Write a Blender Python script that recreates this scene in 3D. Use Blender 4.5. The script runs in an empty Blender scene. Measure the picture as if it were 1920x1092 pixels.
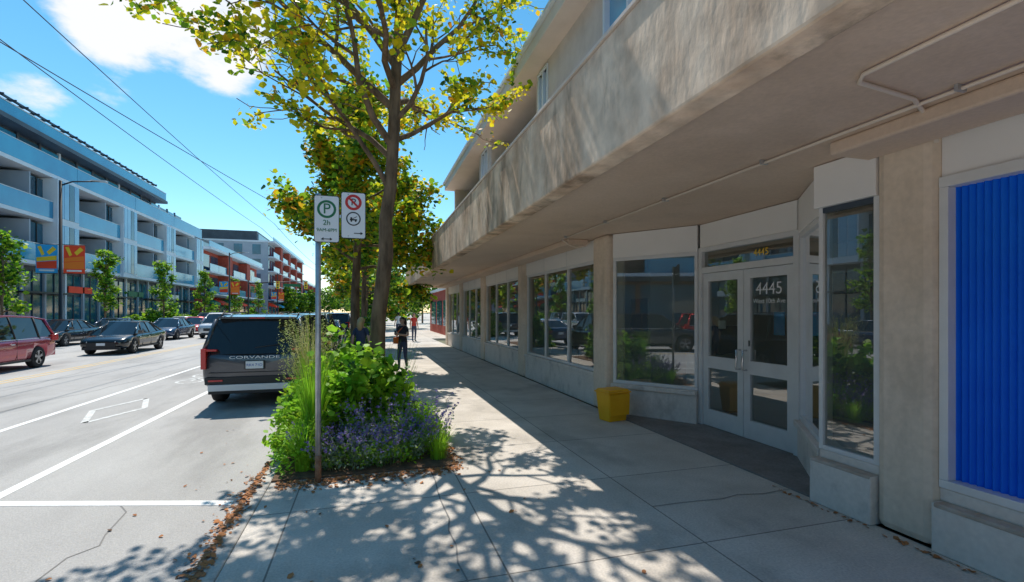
import bpy, math, random
from mathutils import Vector, Matrix, Euler
import numpy as np
random.seed(7); rng = np.random.default_rng(7)
scene = bpy.context.scene
COL = scene.collection
ROAD = -0.13

# ---------------------------------------------------------------- materials
def mat(name, col, rough=0.6, metal=0.0, spec=0.5, col2=None, scale=5.0, detail=6.0,
        stretch=(1, 1, 1), lo=0.35, hi=0.65, bump=0.0, bscale=40.0, coat=0.0, speck=None, stain=None):
    m = bpy.data.materials.new(name); m.use_nodes = True
    nt = m.node_tree; b = nt.nodes['Principled BSDF']
    b.inputs['Base Color'].default_value = (*col, 1)
    b.inputs['Roughness'].default_value = rough
    b.inputs['Metallic'].default_value = metal
    b.inputs['Specular IOR Level'].default_value = spec
    b.inputs['Coat Weight'].default_value = coat
    tc = nt.nodes.new('ShaderNodeTexCoord'); mp = nt.nodes.new('ShaderNodeMapping')
    nt.links.new(tc.outputs['Object'], mp.inputs['Vector'])
    mp.inputs['Scale'].default_value = stretch
    out = None
    if col2 is not None:
        n = nt.nodes.new('ShaderNodeTexNoise'); n.inputs['Scale'].default_value = scale
        n.inputs['Detail'].default_value = detail; n.inputs['Roughness'].default_value = 0.6
        nt.links.new(mp.outputs[0], n.inputs['Vector'])
        r = nt.nodes.new('ShaderNodeValToRGB')
        r.color_ramp.elements[0].position = lo; r.color_ramp.elements[1].position = hi
        r.color_ramp.elements[0].color = (*col, 1); r.color_ramp.elements[1].color = (*col2, 1)
        nt.links.new(n.outputs['Fac'], r.inputs['Fac'])
        out = r.outputs['Color']
    def multiply(fac_socket, out):
        vm = nt.nodes.new('ShaderNodeVectorMath'); vm.operation = 'SCALE'
        if out is not None: nt.links.new(out, vm.inputs[0])
        else: vm.inputs[0].default_value = col
        nt.links.new(fac_socket, vm.inputs['Scale'])
        return vm.outputs[0]
    if speck is not None:
        n2 = nt.nodes.new('ShaderNodeTexNoise'); n2.inputs['Scale'].default_value = speck[1]
        n2.inputs['Detail'].default_value = 4
        nt.links.new(tc.outputs['Object'], n2.inputs['Vector'])
        mr = nt.nodes.new('ShaderNodeMapRange')
        mr.inputs[1].default_value = 0.3; mr.inputs[2].default_value = 0.7
        mr.inputs[3].default_value = 1 - speck[0]; mr.inputs[4].default_value = 1 + speck[0]
        nt.links.new(n2.outputs['Fac'], mr.inputs[0]); out = multiply(mr.outputs[0], out)
    if stain is not None:
        mp2 = nt.nodes.new('ShaderNodeMapping'); mp2.inputs['Scale'].default_value = stain[2]
        mp2.inputs['Location'].default_value = (3.1, 7.7, 1.9)
        nt.links.new(tc.outputs['Object'], mp2.inputs['Vector'])
        n4 = nt.nodes.new('ShaderNodeTexNoise'); n4.inputs['Scale'].default_value = stain[1]; n4.inputs['Detail'].default_value = 8
        n4.inputs['Roughness'].default_value = .65
        nt.links.new(mp2.outputs[0], n4.inputs['Vector'])
        mr = nt.nodes.new('ShaderNodeMapRange'); mr.interpolation_type = 'SMOOTHSTEP'
        mr.inputs[1].default_value = 0.50; mr.inputs[2].default_value = 0.68
        mr.inputs[3].default_value = 1; mr.inputs[4].default_value = 1 - stain[0]
        nt.links.new(n4.outputs['Fac'], mr.inputs[0]); out = multiply(mr.outputs[0], out)
    if out is not None:
        nt.links.new(out, b.inputs['Base Color'])
    if bump > 0:
        n3 = nt.nodes.new('ShaderNodeTexNoise'); n3.inputs['Scale'].default_value = bscale
        n3.inputs['Detail'].default_value = 5
        nt.links.new(mp.outputs[0], n3.inputs['Vector'])
        bp = nt.nodes.new('ShaderNodeBump'); bp.inputs['Strength'].default_value = bump
        bp.inputs['Distance'].default_value = 0.02
        nt.links.new(n3.outputs['Fac'], bp.inputs['Height'])
        nt.links.new(bp.outputs[0], b.inputs['Normal'])
    return m

def joints(m, w, h, off, dark=0.45, mortar=0.008):
    nt = m.node_tree; b = nt.nodes['Principled BSDF']
    tc = nt.nodes.new('ShaderNodeTexCoord'); mp = nt.nodes.new('ShaderNodeMapping')
    mp.inputs['Location'].default_value = off
    nt.links.new(tc.outputs['Object'], mp.inputs['Vector'])
    br = nt.nodes.new('ShaderNodeTexBrick'); br.offset = 0; br.squash = 1
    br.inputs['Scale'].default_value = 1; br.inputs['Brick Width'].default_value = w
    br.inputs['Row Height'].default_value = h; br.inputs['Mortar Size'].default_value = mortar
    br.inputs['Mortar Smooth'].default_value = 0.3
    br.inputs['Color1'].default_value = (1, 1, 1, 1); br.inputs['Color2'].default_value = (0.88, 0.88, 0.88, 1)
    br.inputs['Mortar'].default_value = (dark, dark, dark, 1)
    nt.links.new(mp.outputs[0], br.inputs['Vector'])
    mx = nt.nodes.new('ShaderNodeVectorMath'); mx.operation = 'MULTIPLY'
    src = b.inputs['Base Color'].links[0].from_socket
    nt.links.new(src, mx.inputs[0]); nt.links.new(br.outputs['Color'], mx.inputs[1])
    nt.links.new(mx.outputs[0], b.inputs['Base Color'])

def leafmat(name, c1, c2, trans=0.45, scale=2.0):
    m = bpy.data.materials.new(name); m.use_nodes = True
    nt = m.node_tree; nt.nodes.clear()
    o = nt.nodes.new('ShaderNodeOutputMaterial')
    d = nt.nodes.new('ShaderNodeBsdfPrincipled'); d.inputs['Roughness'].default_value = 0.5
    d.inputs['Specular IOR Level'].default_value = 0.25
    t = nt.nodes.new('ShaderNodeBsdfTranslucent'); mx = nt.nodes.new('ShaderNodeMixShader')
    n = nt.nodes.new('ShaderNodeTexNoise'); n.inputs['Scale'].default_value = scale; n.inputs['Detail'].default_value = 3
    g = nt.nodes.new('ShaderNodeNewGeometry'); nt.links.new(g.outputs['Position'], n.inputs['Vector'])
    r = nt.nodes.new('ShaderNodeValToRGB'); r.color_ramp.elements[0].position = .38; r.color_ramp.elements[1].position = .62
    r.color_ramp.elements[0].color = (*c1, 1); r.color_ramp.elements[1].color = (*c2, 1)
    nt.links.new(n.outputs['Fac'], r.inputs['Fac'])
    nt.links.new(r.outputs[0], d.inputs['Base Color']); nt.links.new(r.outputs[0], t.inputs['Color'])
    mx.inputs[0].default_value = trans
    nt.links.new(d.outputs[0], mx.inputs[1]); nt.links.new(t.outputs[0], mx.inputs[2])
    nt.links.new(mx.outputs[0], o.inputs['Surface'])
    return m

def glassmat(name, tint, refl=1.6, rough=0.0, gcol=(0.95, 0.97, 1.0), minr=0.0, film=0.0, fcol=(.5, .52, .48)):
    m = bpy.data.materials.new(name); m.use_nodes = True
    nt = m.node_tree; nt.nodes.clear()
    o = nt.nodes.new('ShaderNodeOutputMaterial'); t = nt.nodes.new('ShaderNodeBsdfTransparent')
    t.inputs[0].default_value = (*tint, 1)
    g = nt.nodes.new('ShaderNodeBsdfGlossy'); g.inputs['Roughness'].default_value = rough
    g.inputs['Color'].default_value = (*gcol, 1)
    f = nt.nodes.new('ShaderNodeFresnel'); f.inputs['IOR'].default_value = refl
    mr = nt.nodes.new('ShaderNodeMapRange'); mr.inputs[3].default_value = minr
    nt.links.new(f.outputs[0], mr.inputs[0])
    d = nt.nodes.new('ShaderNodeBsdfDiffuse'); d.inputs['Color'].default_value = (*fcol, 1)
    m0 = nt.nodes.new('ShaderNodeMixShader'); m0.inputs[0].default_value = film
    nt.links.new(t.outputs[0], m0.inputs[1]); nt.links.new(d.outputs[0], m0.inputs[2])
    mx = nt.nodes.new('ShaderNodeMixShader'); nt.links.new(mr.outputs[0], mx.inputs[0])
    nt.links.new(m0.outputs[0], mx.inputs[1]); nt.links.new(g.outputs[0], mx.inputs[2])
    nt.links.new(mx.outputs[0], o.inputs['Surface'])
    return m

M = {}
M['walk'] = mat('sidewalk_concrete', (.56, .505, .44), .85, col2=(.69, .63, .56), scale=1.3, detail=8, bump=.25, bscale=60, speck=(.13, 55), spec=.25, stain=(.22, 1.1, (1, .6, 1)))
joints(M['walk'], 1.55, 1.5, (0.65, -0.1, 0), dark=.38, mortar=.008)
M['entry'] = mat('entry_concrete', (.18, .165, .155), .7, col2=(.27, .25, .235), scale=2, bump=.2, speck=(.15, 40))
M['kerb'] = mat('kerb_concrete', (.42, .39, .35), .85, col2=(.56, .52, .47), scale=4, bump=.3, speck=(.15, 50), stain=(.35, 2.5, (1, 1, 1)))
M['road'] = mat('asphalt_worn', (.40, .385, .37), .85, col2=(.50, .485, .465), scale=.7, detail=9, stretch=(1, .35, 1), bump=.5, bscale=120, speck=(.14, 90), spec=.3, stain=(.20, .9, (1, .25, 1)))
M['ground'] = mat('ground_soil', (.12, .13, .07), .95, col2=(.2, .19, .12), scale=.2)
M['paint'] = mat('road_paint_white', (.78, .78, .76), .7, col2=(.88, .88, .86), scale=6, speck=(.1, 60))
M['paint_old'] = mat('road_paint_worn', (.50, .50, .48), .8, col2=(.78, .78, .76), scale=9)
M['ypaint'] = mat('road_paint_yellow', (.70, .46, .16), .7, col2=(.6, .48, .3), scale=3)
M['crack'] = mat('crack_sealant', (.22, .21, .20), .8)
M['fascia'] = mat('stained_concrete', (.64, .44, .30), .85, col2=(.84, .66, .50), scale=1.7, detail=12, stretch=(1, 1, .5), lo=.36, hi=.6, bump=.45, bscale=14, speck=(.20, 5), stain=(.55, 1.5, (1, 1.1, .35)), spec=.2)
M['soffit'] = mat('soffit_paint', (.66, .50, .38), .9, col2=(.72, .56, .44), scale=.8, speck=(.05, 30), bump=.1, stain=(.12, .6, (1, 1, 1)), spec=.2)
M['column'] = mat('column_paint', (.72, .585, .455), .75, col2=(.78, .645, .515), scale=2.5, bump=.12, bscale=30, speck=(.05, 20), stain=(.18, 1.6, (1, 1, .4)))
M['base'] = mat('plinth_paint', (.72, .64, .57), .75, col2=(.78, .70, .63), scale=3, bump=.15, speck=(.06, 25), stain=(.25, 2.2, (1, 1, .6)))
M['ledge'] = mat('ledge_weathered', (.42, .33, .26), .85, col2=(.58, .5, .43), scale=5, bump=.4)
M['panel'] = mat('white_panel', (.85, .82, .79), .45, col2=(.88, .85, .82), scale=1.5)
M['alu'] = mat('aluminium_frame', (.72, .71, .70), .38, metal=.08, col2=(.78, .77, .76), scale=4)
M['pipe'] = mat('painted_conduit', (.75, .63, .52), .5)
M['galv'] = mat('galvanised_steel', (.42, .43, .44), .4, metal=.7, col2=(.55, .56, .57), scale=12)
M['rust'] = mat('rust', (.22, .09, .04), .9, col2=(.35, .2, .12), scale=20)
M['blue'] = mat('blue_corrugated_blind', (.003, .15, .80), .5, col2=(.005, .18, .86), scale=2, spec=.2)
M['glass'] = glassmat('storefront_glass', (.76, .84, .77), 1.65, minr=.15, film=.13, fcol=(.52, .55, .48))
M['dark'] = mat('dark_interior', (.05, .05, .05), .8)
M['int_wall'] = mat('interior_wall', (.60, .60, .53), .9, col2=(.66, .66, .60), scale=1)
M['int_floor'] = mat('interior_carpet', (.32, .29, .25), .9)
M['blind'] = mat('window_blind', (.74, .76, .70), .8)
M['stucco'] = mat('grey_stucco', (.56, .51, .48), .9, col2=(.64, .59, .56), scale=3, bump=.2, stain=(.15, 1.5, (1, 1, .4)))
M['roofedge'] = mat('roof_edge', (.68, .60, .54), .7, col2=(.75, .67, .61), scale=2)
M['white'] = mat('white_wall', (.60, .69, .78), .6, col2=(.68, .76, .84), scale=.6)
M['bglass'] = mat('window_glass_blue', (.006, .05, .09), .06, spec=.9, col2=(.02, .15, .24), scale=.35)
M['balglass'] = mat('balcony_glass', (.015, .22, .42), .12, spec=.8, col2=(.03, .34, .56), scale=.3)
M['paleglass'] = mat('spandrel_glass', (.12, .34, .56), .15, spec=.8, col2=(.22, .46, .66), scale=.5)
M['bdark'] = mat('charcoal_cladding', (.03, .045, .065), .5, col2=(.055, .075, .10), scale=.8)
M['brick'] = mat('red_brick', (.36, .06, .04), .85, col2=(.48, .10, .065), scale=3)
M['brown'] = mat('brown_brick', (.16, .09, .06), .85, col2=(.24, .14, .10), scale=3)
M['greywall'] = mat('grey_render', (.30, .37, .45), .8, col2=(.40, .46, .53), scale=.5)
M['bark'] = mat('bark', (.10, .065, .04), .95, col2=(.26, .175, .11), scale=9, stretch=(1, 1, .25), bump=1.0, bscale=25)
M['black'] = mat('black_metal', (.02, .02, .022), .45)
M['wire'] = mat('wire', (.03, .04, .07), .6)
M['soil'] = mat('soil', (.10, .06, .035), .95, col2=(.2, .11, .06), scale=15, bump=.6)
M['litter'] = mat('dry_leaf', (.52, .20, .06), .85, col2=(.32, .13, .05), scale=8)
M['tyre'] = mat('tyre', (.02, .02, .021), .85)
M['rim'] = mat('alloy_rim', (.45, .46, .48), .3, metal=.8)
M['carglass'] = mat('car_glass', (.012, .016, .02), .03, spec=.6)
M['chrome'] = mat('chrome', (.6, .61, .63), .18, metal=.9)
M['silver'] = mat('silver_plastic', (.62, .64, .67), .4, metal=.1)
M['trim'] = mat('black_trim', (.025, .025, .027), .6)
M['tail'] = mat('tail_lamp', (.55, .012, .012), .15, spec=.8)
M['head'] = mat('head_lamp', (.75, .78, .8), .1, spec=.9)
M['plate'] = mat('plate_white', (.75, .78, .8), .5)
M['bluetxt'] = mat('plate_blue', (.05, .12, .45), .5)
M['yellow'] = mat('yellow_plastic', (.92, .42, .004), .45, col2=(.95, .48, .008), scale=6)
M['signw'] = mat('sign_white', (.80, .81, .82), .4)
M['signk'] = mat('sign_black', (.02, .02, .02), .5)
M['signg'] = mat('sign_green', (.01, .16, .06), .5)
M['signr'] = mat('sign_red', (.6, .02, .02), .5)
M['b_blue'] = mat('banner_blue', (.03, .40, .78), .7)
M['b_red'] = mat('banner_red', (.92, .07, .02), .7)
M['b_org'] = mat('banner_orange', (.95, .22, .02), .7)
M['b_yel'] = mat('banner_yellow', (.95, .60, .03), .7)
M['skin'] = mat('skin', (.60, .36, .26), .55)
M['hair_d'] = mat('hair_dark', (.03, .02, .015), .6)
M['hair_b'] = mat('hair_blonde', (.55, .38, .18), .6)
M['cloth_k'] = mat('cloth_black', (.03, .03, .042), .9)
M['cloth_n'] = mat('cloth_navy', (.05, .065, .12), .9)
M['cloth_r'] = mat('cloth_red', (.5, .05, .04), .9)
M['bag'] = mat('bag_orange', (.85, .17, .03), .6)
def carpaint(n, c): return mat(n, c, .22, metal=.35, spec=.6, coat=.8)
M['p_grey'] = carpaint('paint_graphite', (.05, .056, .07))
M['p_black'] = carpaint('paint_black', (.010, .011, .014))
M['p_maroon'] = carpaint('paint_maroon', (.36, .012, .05))
M['p_white'] = carpaint('paint_white', (.6, .62, .64))
M['p_blue'] = carpaint('paint_blue', (.03, .06, .12))
M['p_red'] = carpaint('paint_red', (.6, .015, .02))
L_yel = leafmat('leaf_yellow_green', (.58, .60, .02), (.85, .72, .03), .52)
L_gold = leafmat('leaf_gold', (.78, .48, .02), (.80, .36, .03), .45)
L_mid = leafmat('leaf_green', (.19, .38, .025), (.38, .54, .03), .5)
L_dark = leafmat('leaf_dark_green', (.03, .11, .015), (.07, .20, .02), .35)
L_bright = leafmat('leaf_bright_green', (.22, .52, .03), (.40, .68, .05), .5)
L_sage = leafmat('leaf_sage', (.24, .33, .18), (.36, .43, .27), .25)
L_purple = leafmat('petal_violet', (.19, .13, .46), (.35, .27, .62), .3)
L_straw = leafmat('grass_straw', (.50, .47, .20), (.38, .45, .14), .35)

# ---------------------------------------------------------------- mesh builder
class MB:
    def __init__(s): s.v = []; s.f = []; s.m = []; s.mats = []; s.sm = []
    def mi(s, m):
        if m not in s.mats: s.mats.append(m)
        return s.mats.index(m)
    def face(s, pts, m, smooth=False):
        b = len(s.v); s.v += [tuple(p) for p in pts]
        s.f.append(tuple(range(b, b + len(pts)))); s.m.append(s.mi(m)); s.sm.append(smooth)
    def hexa(s, P, m):
        b = len(s.v); s.v += [tuple(p) for p in P]; k = s.mi(m)
        for q in ((0, 3, 2, 1), (4, 5, 6, 7), (0, 1, 5, 4), (1, 2, 6, 5), (2, 3, 7, 6), (3, 0, 4, 7)):
            s.f.append(tuple(b + i for i in q)); s.m.append(k); s.sm.append(False)
    def box(s, x0, x1, y0, y1, z0, z1, m):
        s.hexa([(x0, y0, z0), (x1, y0, z0), (x1, y1, z0), (x0, y1, z0), (x0, y0, z1), (x1, y0, z1), (x1, y1, z1), (x0, y1, z1)], m)
    def seg(s, p0, p1, o0, o1, z0, z1, m):
        t = Vector((p1[0] - p0[0], p1[1] - p0[1])); t.normalize(); n = Vector((t.y, -t.x))
        a = [(p0[0] + n.x * o0, p0[1] + n.y * o0), (p1[0] + n.x * o0, p1[1] + n.y * o0),
             (p1[0] + n.x * o1, p1[1] + n.y * o1), (p0[0] + n.x * o1, p0[1] + n.y * o1)]
        s.hexa([(*q, z0) for q in a] + [(*q, z1) for q in a], m)
    def tube(s, pts, rad, m, n=8, cap=True, smooth=True):
        pts = [Vector(p) for p in pts]; k = s.mi(m); b = len(s.v)
        ref = None
        for i, p in enumerate(pts):
            if i == 0: d = pts[1] - pts[0]
            elif i == len(pts) - 1: d = pts[-1] - pts[-2]
            else: d = pts[i + 1] - pts[i - 1]
            d.normalize()
            if ref is None: ref = d.orthogonal().normalized()
            u = (ref - d * ref.dot(d)).normalized(); ref = u; w = d.cross(u)
            r = rad[i] if isinstance(rad, (list, tuple)) else rad
            for j in range(n):
                a = 2 * math.pi * j / n
                s.v.append(tuple(p + (u * math.cos(a) + w * math.sin(a)) * r))
        for i in range(len(pts) - 1):
            for j in range(n):
                s.f.append((b + i * n + j, b + i * n + (j + 1) % n, b + (i + 1) * n + (j + 1) % n, b + (i + 1) * n + j))
                s.m.append(k); s.sm.append(smooth)
        if cap:
            s.f.append(tuple(b + j for j in range(n))[::-1]); s.m.append(k); s.sm.append(False)
            e = b + (len(pts) - 1) * n
            s.f.append(tuple(e + j for j in range(n))); s.m.append(k); s.sm.append(False)
    def build(s, name, parent=None, loc=(0, 0, 0), rot=(0, 0, 0), bevel=0, recalc=False):
        me = bpy.data.meshes.new(name); me.from_pydata(s.v, [], s.f)
        for m in s.mats: me.materials.append(m)
        me.polygons.foreach_set('material_index', s.m)
        me.polygons.foreach_set('use_smooth', s.sm)
        me.update()
        if recalc:
            import bmesh
            bm = bmesh.new(); bm.from_mesh(me); bmesh.ops.recalc_face_normals(bm, faces=bm.faces); bm.to_mesh(me); bm.free()
        o = bpy.data.objects.new(name, me); COL.objects.link(o)
        o.location = loc; o.rotation_euler = rot
        if parent: o.parent = parent
        if bevel:
            md = o.modifiers.new('bevel', 'BEVEL'); md.width = bevel; md.segments = 2; md.limit_method = 'ANGLE'
        return o

def empty(name, loc=(0, 0, 0), rot=(0, 0, 0)):
    o = bpy.data.objects.new(name, None); COL.objects.link(o); o.location = loc; o.rotation_euler = rot
    o.empty_display_size = .2
    return o

def text(name, body, loc, rot, size, m, parent, align='CENTER', sx=1.0):
    c = bpy.data.curves.new(name, 'FONT'); c.body = body; c.size = size; c.align_x = align; c.align_y = 'CENTER'
    c.extrude = .001; c.materials.append(m)
    o = bpy.data.objects.new(name, c); COL.objects.link(o); o.location = loc; o.rotation_euler = rot
    o.scale = (sx, 1, 1); o.parent = parent
    return o

# ---------------------------------------------------------------- leaves
def leaf_arrays(P, size, upb=0.5, aspect=1.0, jitter=.35):
    N = len(P)
    n = rng.normal(size=(N, 3)); n[:, 2] = np.abs(n[:, 2]) + upb
    n /= np.linalg.norm(n, axis=1)[:, None]
    a = rng.normal(size=(N, 3)); u = np.cross(n, a); u /= np.linalg.norm(u, axis=1)[:, None]
    w = np.cross(n, u)
    sz = size * (1 + jitter * rng.normal(size=N)).clip(.45, 1.8)
    shp = np.array([(0, -.55, 0), (.5, -.12, .06), (.3, .38, .02), (0, .6, -.06), (-.3, .38, .02), (-.5, -.12, .06)])
    V = P[:, None, :] + sz[:, None, None] * (shp[None, :, 0:1] * aspect * u[:, None, :] + shp[None, :, 1:2] * w[:, None, :] + shp[None, :, 2:3] * n[:, None, :])
    return V.reshape(-1, 3)

def leaf_object(name, groups, parent=None):
    V = []; mi = []; mats = []
    for P, size, upb, asp, ms, wt in groups:
        P = np.asarray(P); V.append(leaf_arrays(P, size, upb, asp))
        ids = []
        for m in ms:
            if m not in mats: mats.append(m)
            ids.append(mats.index(m))
        mi.append(rng.choice(ids, size=len(P), p=np.array(wt) / sum(wt)))
    V = np.concatenate(V); mi = np.concatenate(mi); N = len(mi)
    me = bpy.data.meshes.new(name)
    me.vertices.add(len(V)); me.vertices.foreach_set('co', V.astype(np.float32).ravel())
    me.loops.add(N * 6); me.loops.foreach_set('vertex_index', np.arange(N * 6, dtype=np.int32))
    me.polygons.add(N); me.polygons.foreach_set('loop_start', np.arange(0, N * 6, 6, dtype=np.int32))
    for m in mats: me.materials.append(m)
    me.polygons.foreach_set('material_index', mi.astype(np.int32))
    me.update(calc_edges=True); me.validate()
    o = bpy.data.objects.new(name, me); COL.objects.link(o)
    if parent: o.parent = parent
    return o

def branch(mb, p, d, L, r, depth, maxd, twigs, kids=(4, 4), wob=.18, up=.04, rmin=.006, n=5, tstart=.3):
    pts = [Vector(p)]; rad = [r]; d = Vector(d).normalized(); dirs = [d.copy()]
    for i in range(n):
        d = (d + Vector((random.gauss(0, wob), random.gauss(0, wob), random.gauss(0, wob) + up))).normalized()
        pts.append(pts[-1] + d * L / n); rad.append(max(rmin, r * (1 - .7 * (i + 1) / n))); dirs.append(d.copy())
    mb.tube(pts, rad, M['bark'], n=8 if r > .05 else 5, cap=False)
    if depth >= maxd:
        twigs.append(pts); return
    k = kids[min(depth, len(kids) - 1)]
    for j in range(k):
        t = tstart + (1 - tstart) * (j + random.random() * .7) / k
        t = min(t, .99); i = int(t * n); f = t * n - i
        q = pts[i].lerp(pts[i + 1], f); dd = dirs[i]
        ax = dd.orthogonal().normalized(); ax.rotate(Matrix.Rotation(random.uniform(0, 6.28), 3, dd))
        cd = dd.copy(); cd.rotate(Matrix.Rotation(math.radians(random.uniform(28, 62)), 3, ax))
        cd.z = cd.z * .7 + .05
        branch(mb, q, cd, L * random.uniform(.42, .62), max(rmin, rad[i] * .6), depth + 1, maxd, twigs, kids, wob, up, rmin, 4, .2)
    twigs.append(pts[-3:])

def twig_points(twigs, per, sig, drop=0.0):
    out = []
    for t in twigs:
        if random.random() < drop: continue
        k = max(1, int(random.gauss(per, per * .35)))
        for _ in range(k):
            s = random.random() ** .7 * (len(t) - 1); i = min(int(s), len(t) - 2)
            q = t[i].lerp(t[i + 1], s - i)
            out.append((q.x + random.gauss(0, sig), q.y + random.gauss(0, sig), q.z + random.gauss(0, sig * .8)))
    return np.array(out)

def make_tree(name, x, y, z0, trunk, r, limbs, per, sig, size, mats, wts, kids=(4, 4), maxd=2, drop=0., rt=.55):
    e = empty(name)
    mb = MB(); twigs = []
    tp = [Vector((x + a, y + b, z0 + c)) for a, b, c in trunk]
    P = []; R = []
    H = trunk[-1][2]
    for i in range(len(tp) - 1):
        for k in range(3):
            q = tp[i].lerp(tp[i + 1], k / 3); q.x += random.gauss(0, r * .12); q.y += random.gauss(0, r * .12)
            P.append(q); t = (q.z - z0) / H
            R.append(r * (1 - rt * t ** 1.5) * (1.35 if i == 0 and k == 0 else 1) * random.uniform(.96, 1.05))
    P.append(tp[-1]); R.append(r * (1 - rt))
    mb.tube(P, R, M['bark'], n=12, cap=True)
    def at(z):
        for i in range(len(P) - 1):
            if P[i].z <= z0 + z <= P[i + 1].z: return P[i].lerp(P[i + 1], (z0 + z - P[i].z) / (P[i + 1].z - P[i].z))
        return P[-1]
    for (z, az, el, L, rr) in limbs:
        a = math.radians(az); e2 = math.radians(el)
        branch(mb, at(z), (math.cos(a) * math.cos(e2), math.sin(a) * math.cos(e2), math.sin(e2)), L, rr, 0, maxd, twigs, kids)
    mb.build('trunk_and_limbs', e)
    pts = twig_points(twigs, per, sig, drop)
    leaf_object('leaves', [(pts, size, .5, 1.0, mats, wts)], e)
    return e

# ---------------------------------------------------------------- ground, road, pavements
mb = MB(); mb.box(-900, 900, -300, 1500, -1.0, ROAD - .008, M['ground']); mb.build('ground')
mb = MB(); mb.box(-17.8, -1.12, -120, 420, -.3, ROAD, M['road']); mb.build('road')
zp = ROAD + .004
mb = MB()
mb.box(-3.66, -3.54, -30, 70, ROAD - .01, zp, M['paint'])
mb.box(-5.60, -5.49, -30, 70, ROAD - .01, zp, M['paint'])
mb.hexa([(-3.53, 5.93, ROAD - .01), (-1.28, 5.28, ROAD - .01), (-1.28, 5.40, ROAD - .01), (-3.53, 6.05, ROAD - .01),
         (-3.53, 5.93, zp), (-1.28, 5.28, zp), (-1.28, 5.40, zp), (-3.53, 6.05, zp)], M['paint'])
mb.box(-14.9, -14.8, -30, 90, ROAD - .01, zp, M['paint_old'])
mb.build('road_marking')
mb = MB()
mb.box(-9.52, -9.42, -30, 90, ROAD - .01, zp, M['ypaint']); mb.box(-9.26, -9.16, -30, 90, ROAD - .01, zp, M['ypaint'])
mb.build('centre_line')
mb = MB()
def stripe(p, q, w, m):
    t = Vector((q[0] - p[0], q[1] - p[1])).normalized(); n = Vector((t.y, -t.x)) * w / 2
    mb.face([(p[0] - n.x, p[1] - n.y, zp), (p[0] + n.x, p[1] + n.y, zp), (q[0] + n.x, q[1] + n.y, zp), (q[0] - n.x, q[1] - n.y, zp)][::-1], m)
D = [(-4.6, 9.9), (-4.18, 11.1), (-4.6, 12.3), (-5.02, 11.1)]
for i in range(4):
    a, b = D[i], D[(i + 1) % 4]; stripe(a, b, .10, M['paint_old'])
for cy in (15.0, 16.3):
    for i in range(12):
        a = (-4.6 + .3 * math.cos(i * math.pi / 6), cy + .42 * math.sin(i * math.pi / 6))
        b = (-4.6 + .3 * math.cos((i + 1) * math.pi / 6), cy + .42 * math.sin((i + 1) * math.pi / 6))
        stripe(a, b, .08, M['paint_old'])
stripe((-4.6, 15.0), (-4.5, 16.3), .08, M['paint_old']); stripe((-4.8, 15.5), (-4.5, 16.0), .08, M['paint_old'])
mb.build('bike_lane_marking')
mb = MB()
random.seed(21)
def wander(x, y, dx, dy, n, w=.012, z=ROAD + .003, amp=.08):
    pts = [(x, y)]
    for i in range(n):
        pts.append((pts[-1][0] + dx + random.gauss(0, amp), pts[-1][1] + dy + random.gauss(0, amp)))
    for a, b in zip(pts, pts[1:]):
        t = Vector((b[0] - a[0], b[1] - a[1])).normalized(); n2 = Vector((t.y, -t.x)) * w / 2
        mb.face([(a[0] - n2.x, a[1] - n2.y, z), (b[0] - n2.x, b[1] - n2.y, z), (b[0] + n2.x, b[1] + n2.y, z), (a[0] + n2.x, a[1] + n2.y, z)], M['crack'])
wander(-6.8, 8, .02, .5, 50); wander(-2, 3, -.05, .3, 9)
wander(-8, 6, -.02, .6, 50)
mb.build('road_crack')
mb = MB()
wander(.62, 2.6, .015, .25, 13, w=.012, z=.004, amp=.02)
wander(2.45, 3.8, .25, -.02, 7, w=.01, z=.004, amp=.03)
mb.build('pavement_crack')
mb = MB(); mb.box(-.95, 3.93, -60, 420, -.3, 0, M['walk']); mb.box(3.93, 4.0, -60, 32, -.3, -.002, M['walk'])
mb.box(3.93, 60, 32, 420, -.3, -.002, M['walk'])
mb.build('sidewalk')
mb = MB()
y = -30
while y < 120:
    mb.box(-1.12, -.955, y, y + 2.985, -.3, .006, M['kerb']); y += 3
mb.box(-1.12, -.955, 120, 420, -.3, .006, M['kerb'])
mb.build('kerb', bevel=.015)
mb = MB(); mb.box(-17.98, -17.8, -60, 420, -.3, .006, M['kerb']); mb.build('kerb', bevel=.015)
mb = MB(); mb.box(-30, -17.985, -60, 420, -.3, 0, M['walk']); mb.build('sidewalk')
mb = MB(); mb.box(4.0, 5.05, 3.3, 7.9, -.3, .012, M['entry']); mb.build('entrance_floor')

# ---------------------------------------------------------------- storefront building (right)
sb = empty('storefront_building')
cols = [(2.52, 2.95), (7.62, 8.17), (12.3, 12.85), (16.95, 17.5), (21.3, 21.85), (25.4, 25.9)]
YE = 25.9
mb = MB()
for a, b in cols + [(-2.5, -1.9)]:
    mb.box(3.98, 4.38, a, b, 0, 3.11, M['column'])
mb.build('pillars', sb, bevel=.07)
mb = MB()
mb.box(1.9, 2.12, -9, YE + .2, 3.045, 4.03, M['fascia'])
mb.box(2.12, 14, YE + .02, YE + .2, 3.045, 4.03, M['fascia'])
mb.build('canopy_fascia', sb, bevel=.02)
mb = MB(); mb.box(1.88, 2.16, -9, YE + .24, 4.031, 4.06, M['roofedge']); mb.build('canopy_flashing', sb)
mb = MB(); mb.box(2.12, 14, -9, YE + .02, 3.11, 3.9, M['soffit'])
mb.build('canopy_soffit', sb)
mb = MB()
mb.box(3.55, 3.97, 8.3, YE, 3.0, 3.109, M['soffit']); mb.box(3.55, 3.97, -8, 3.0, 3.0, 3.109, M['soffit'])
mb.build('canopy_beam', sb, bevel=.02)

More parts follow.
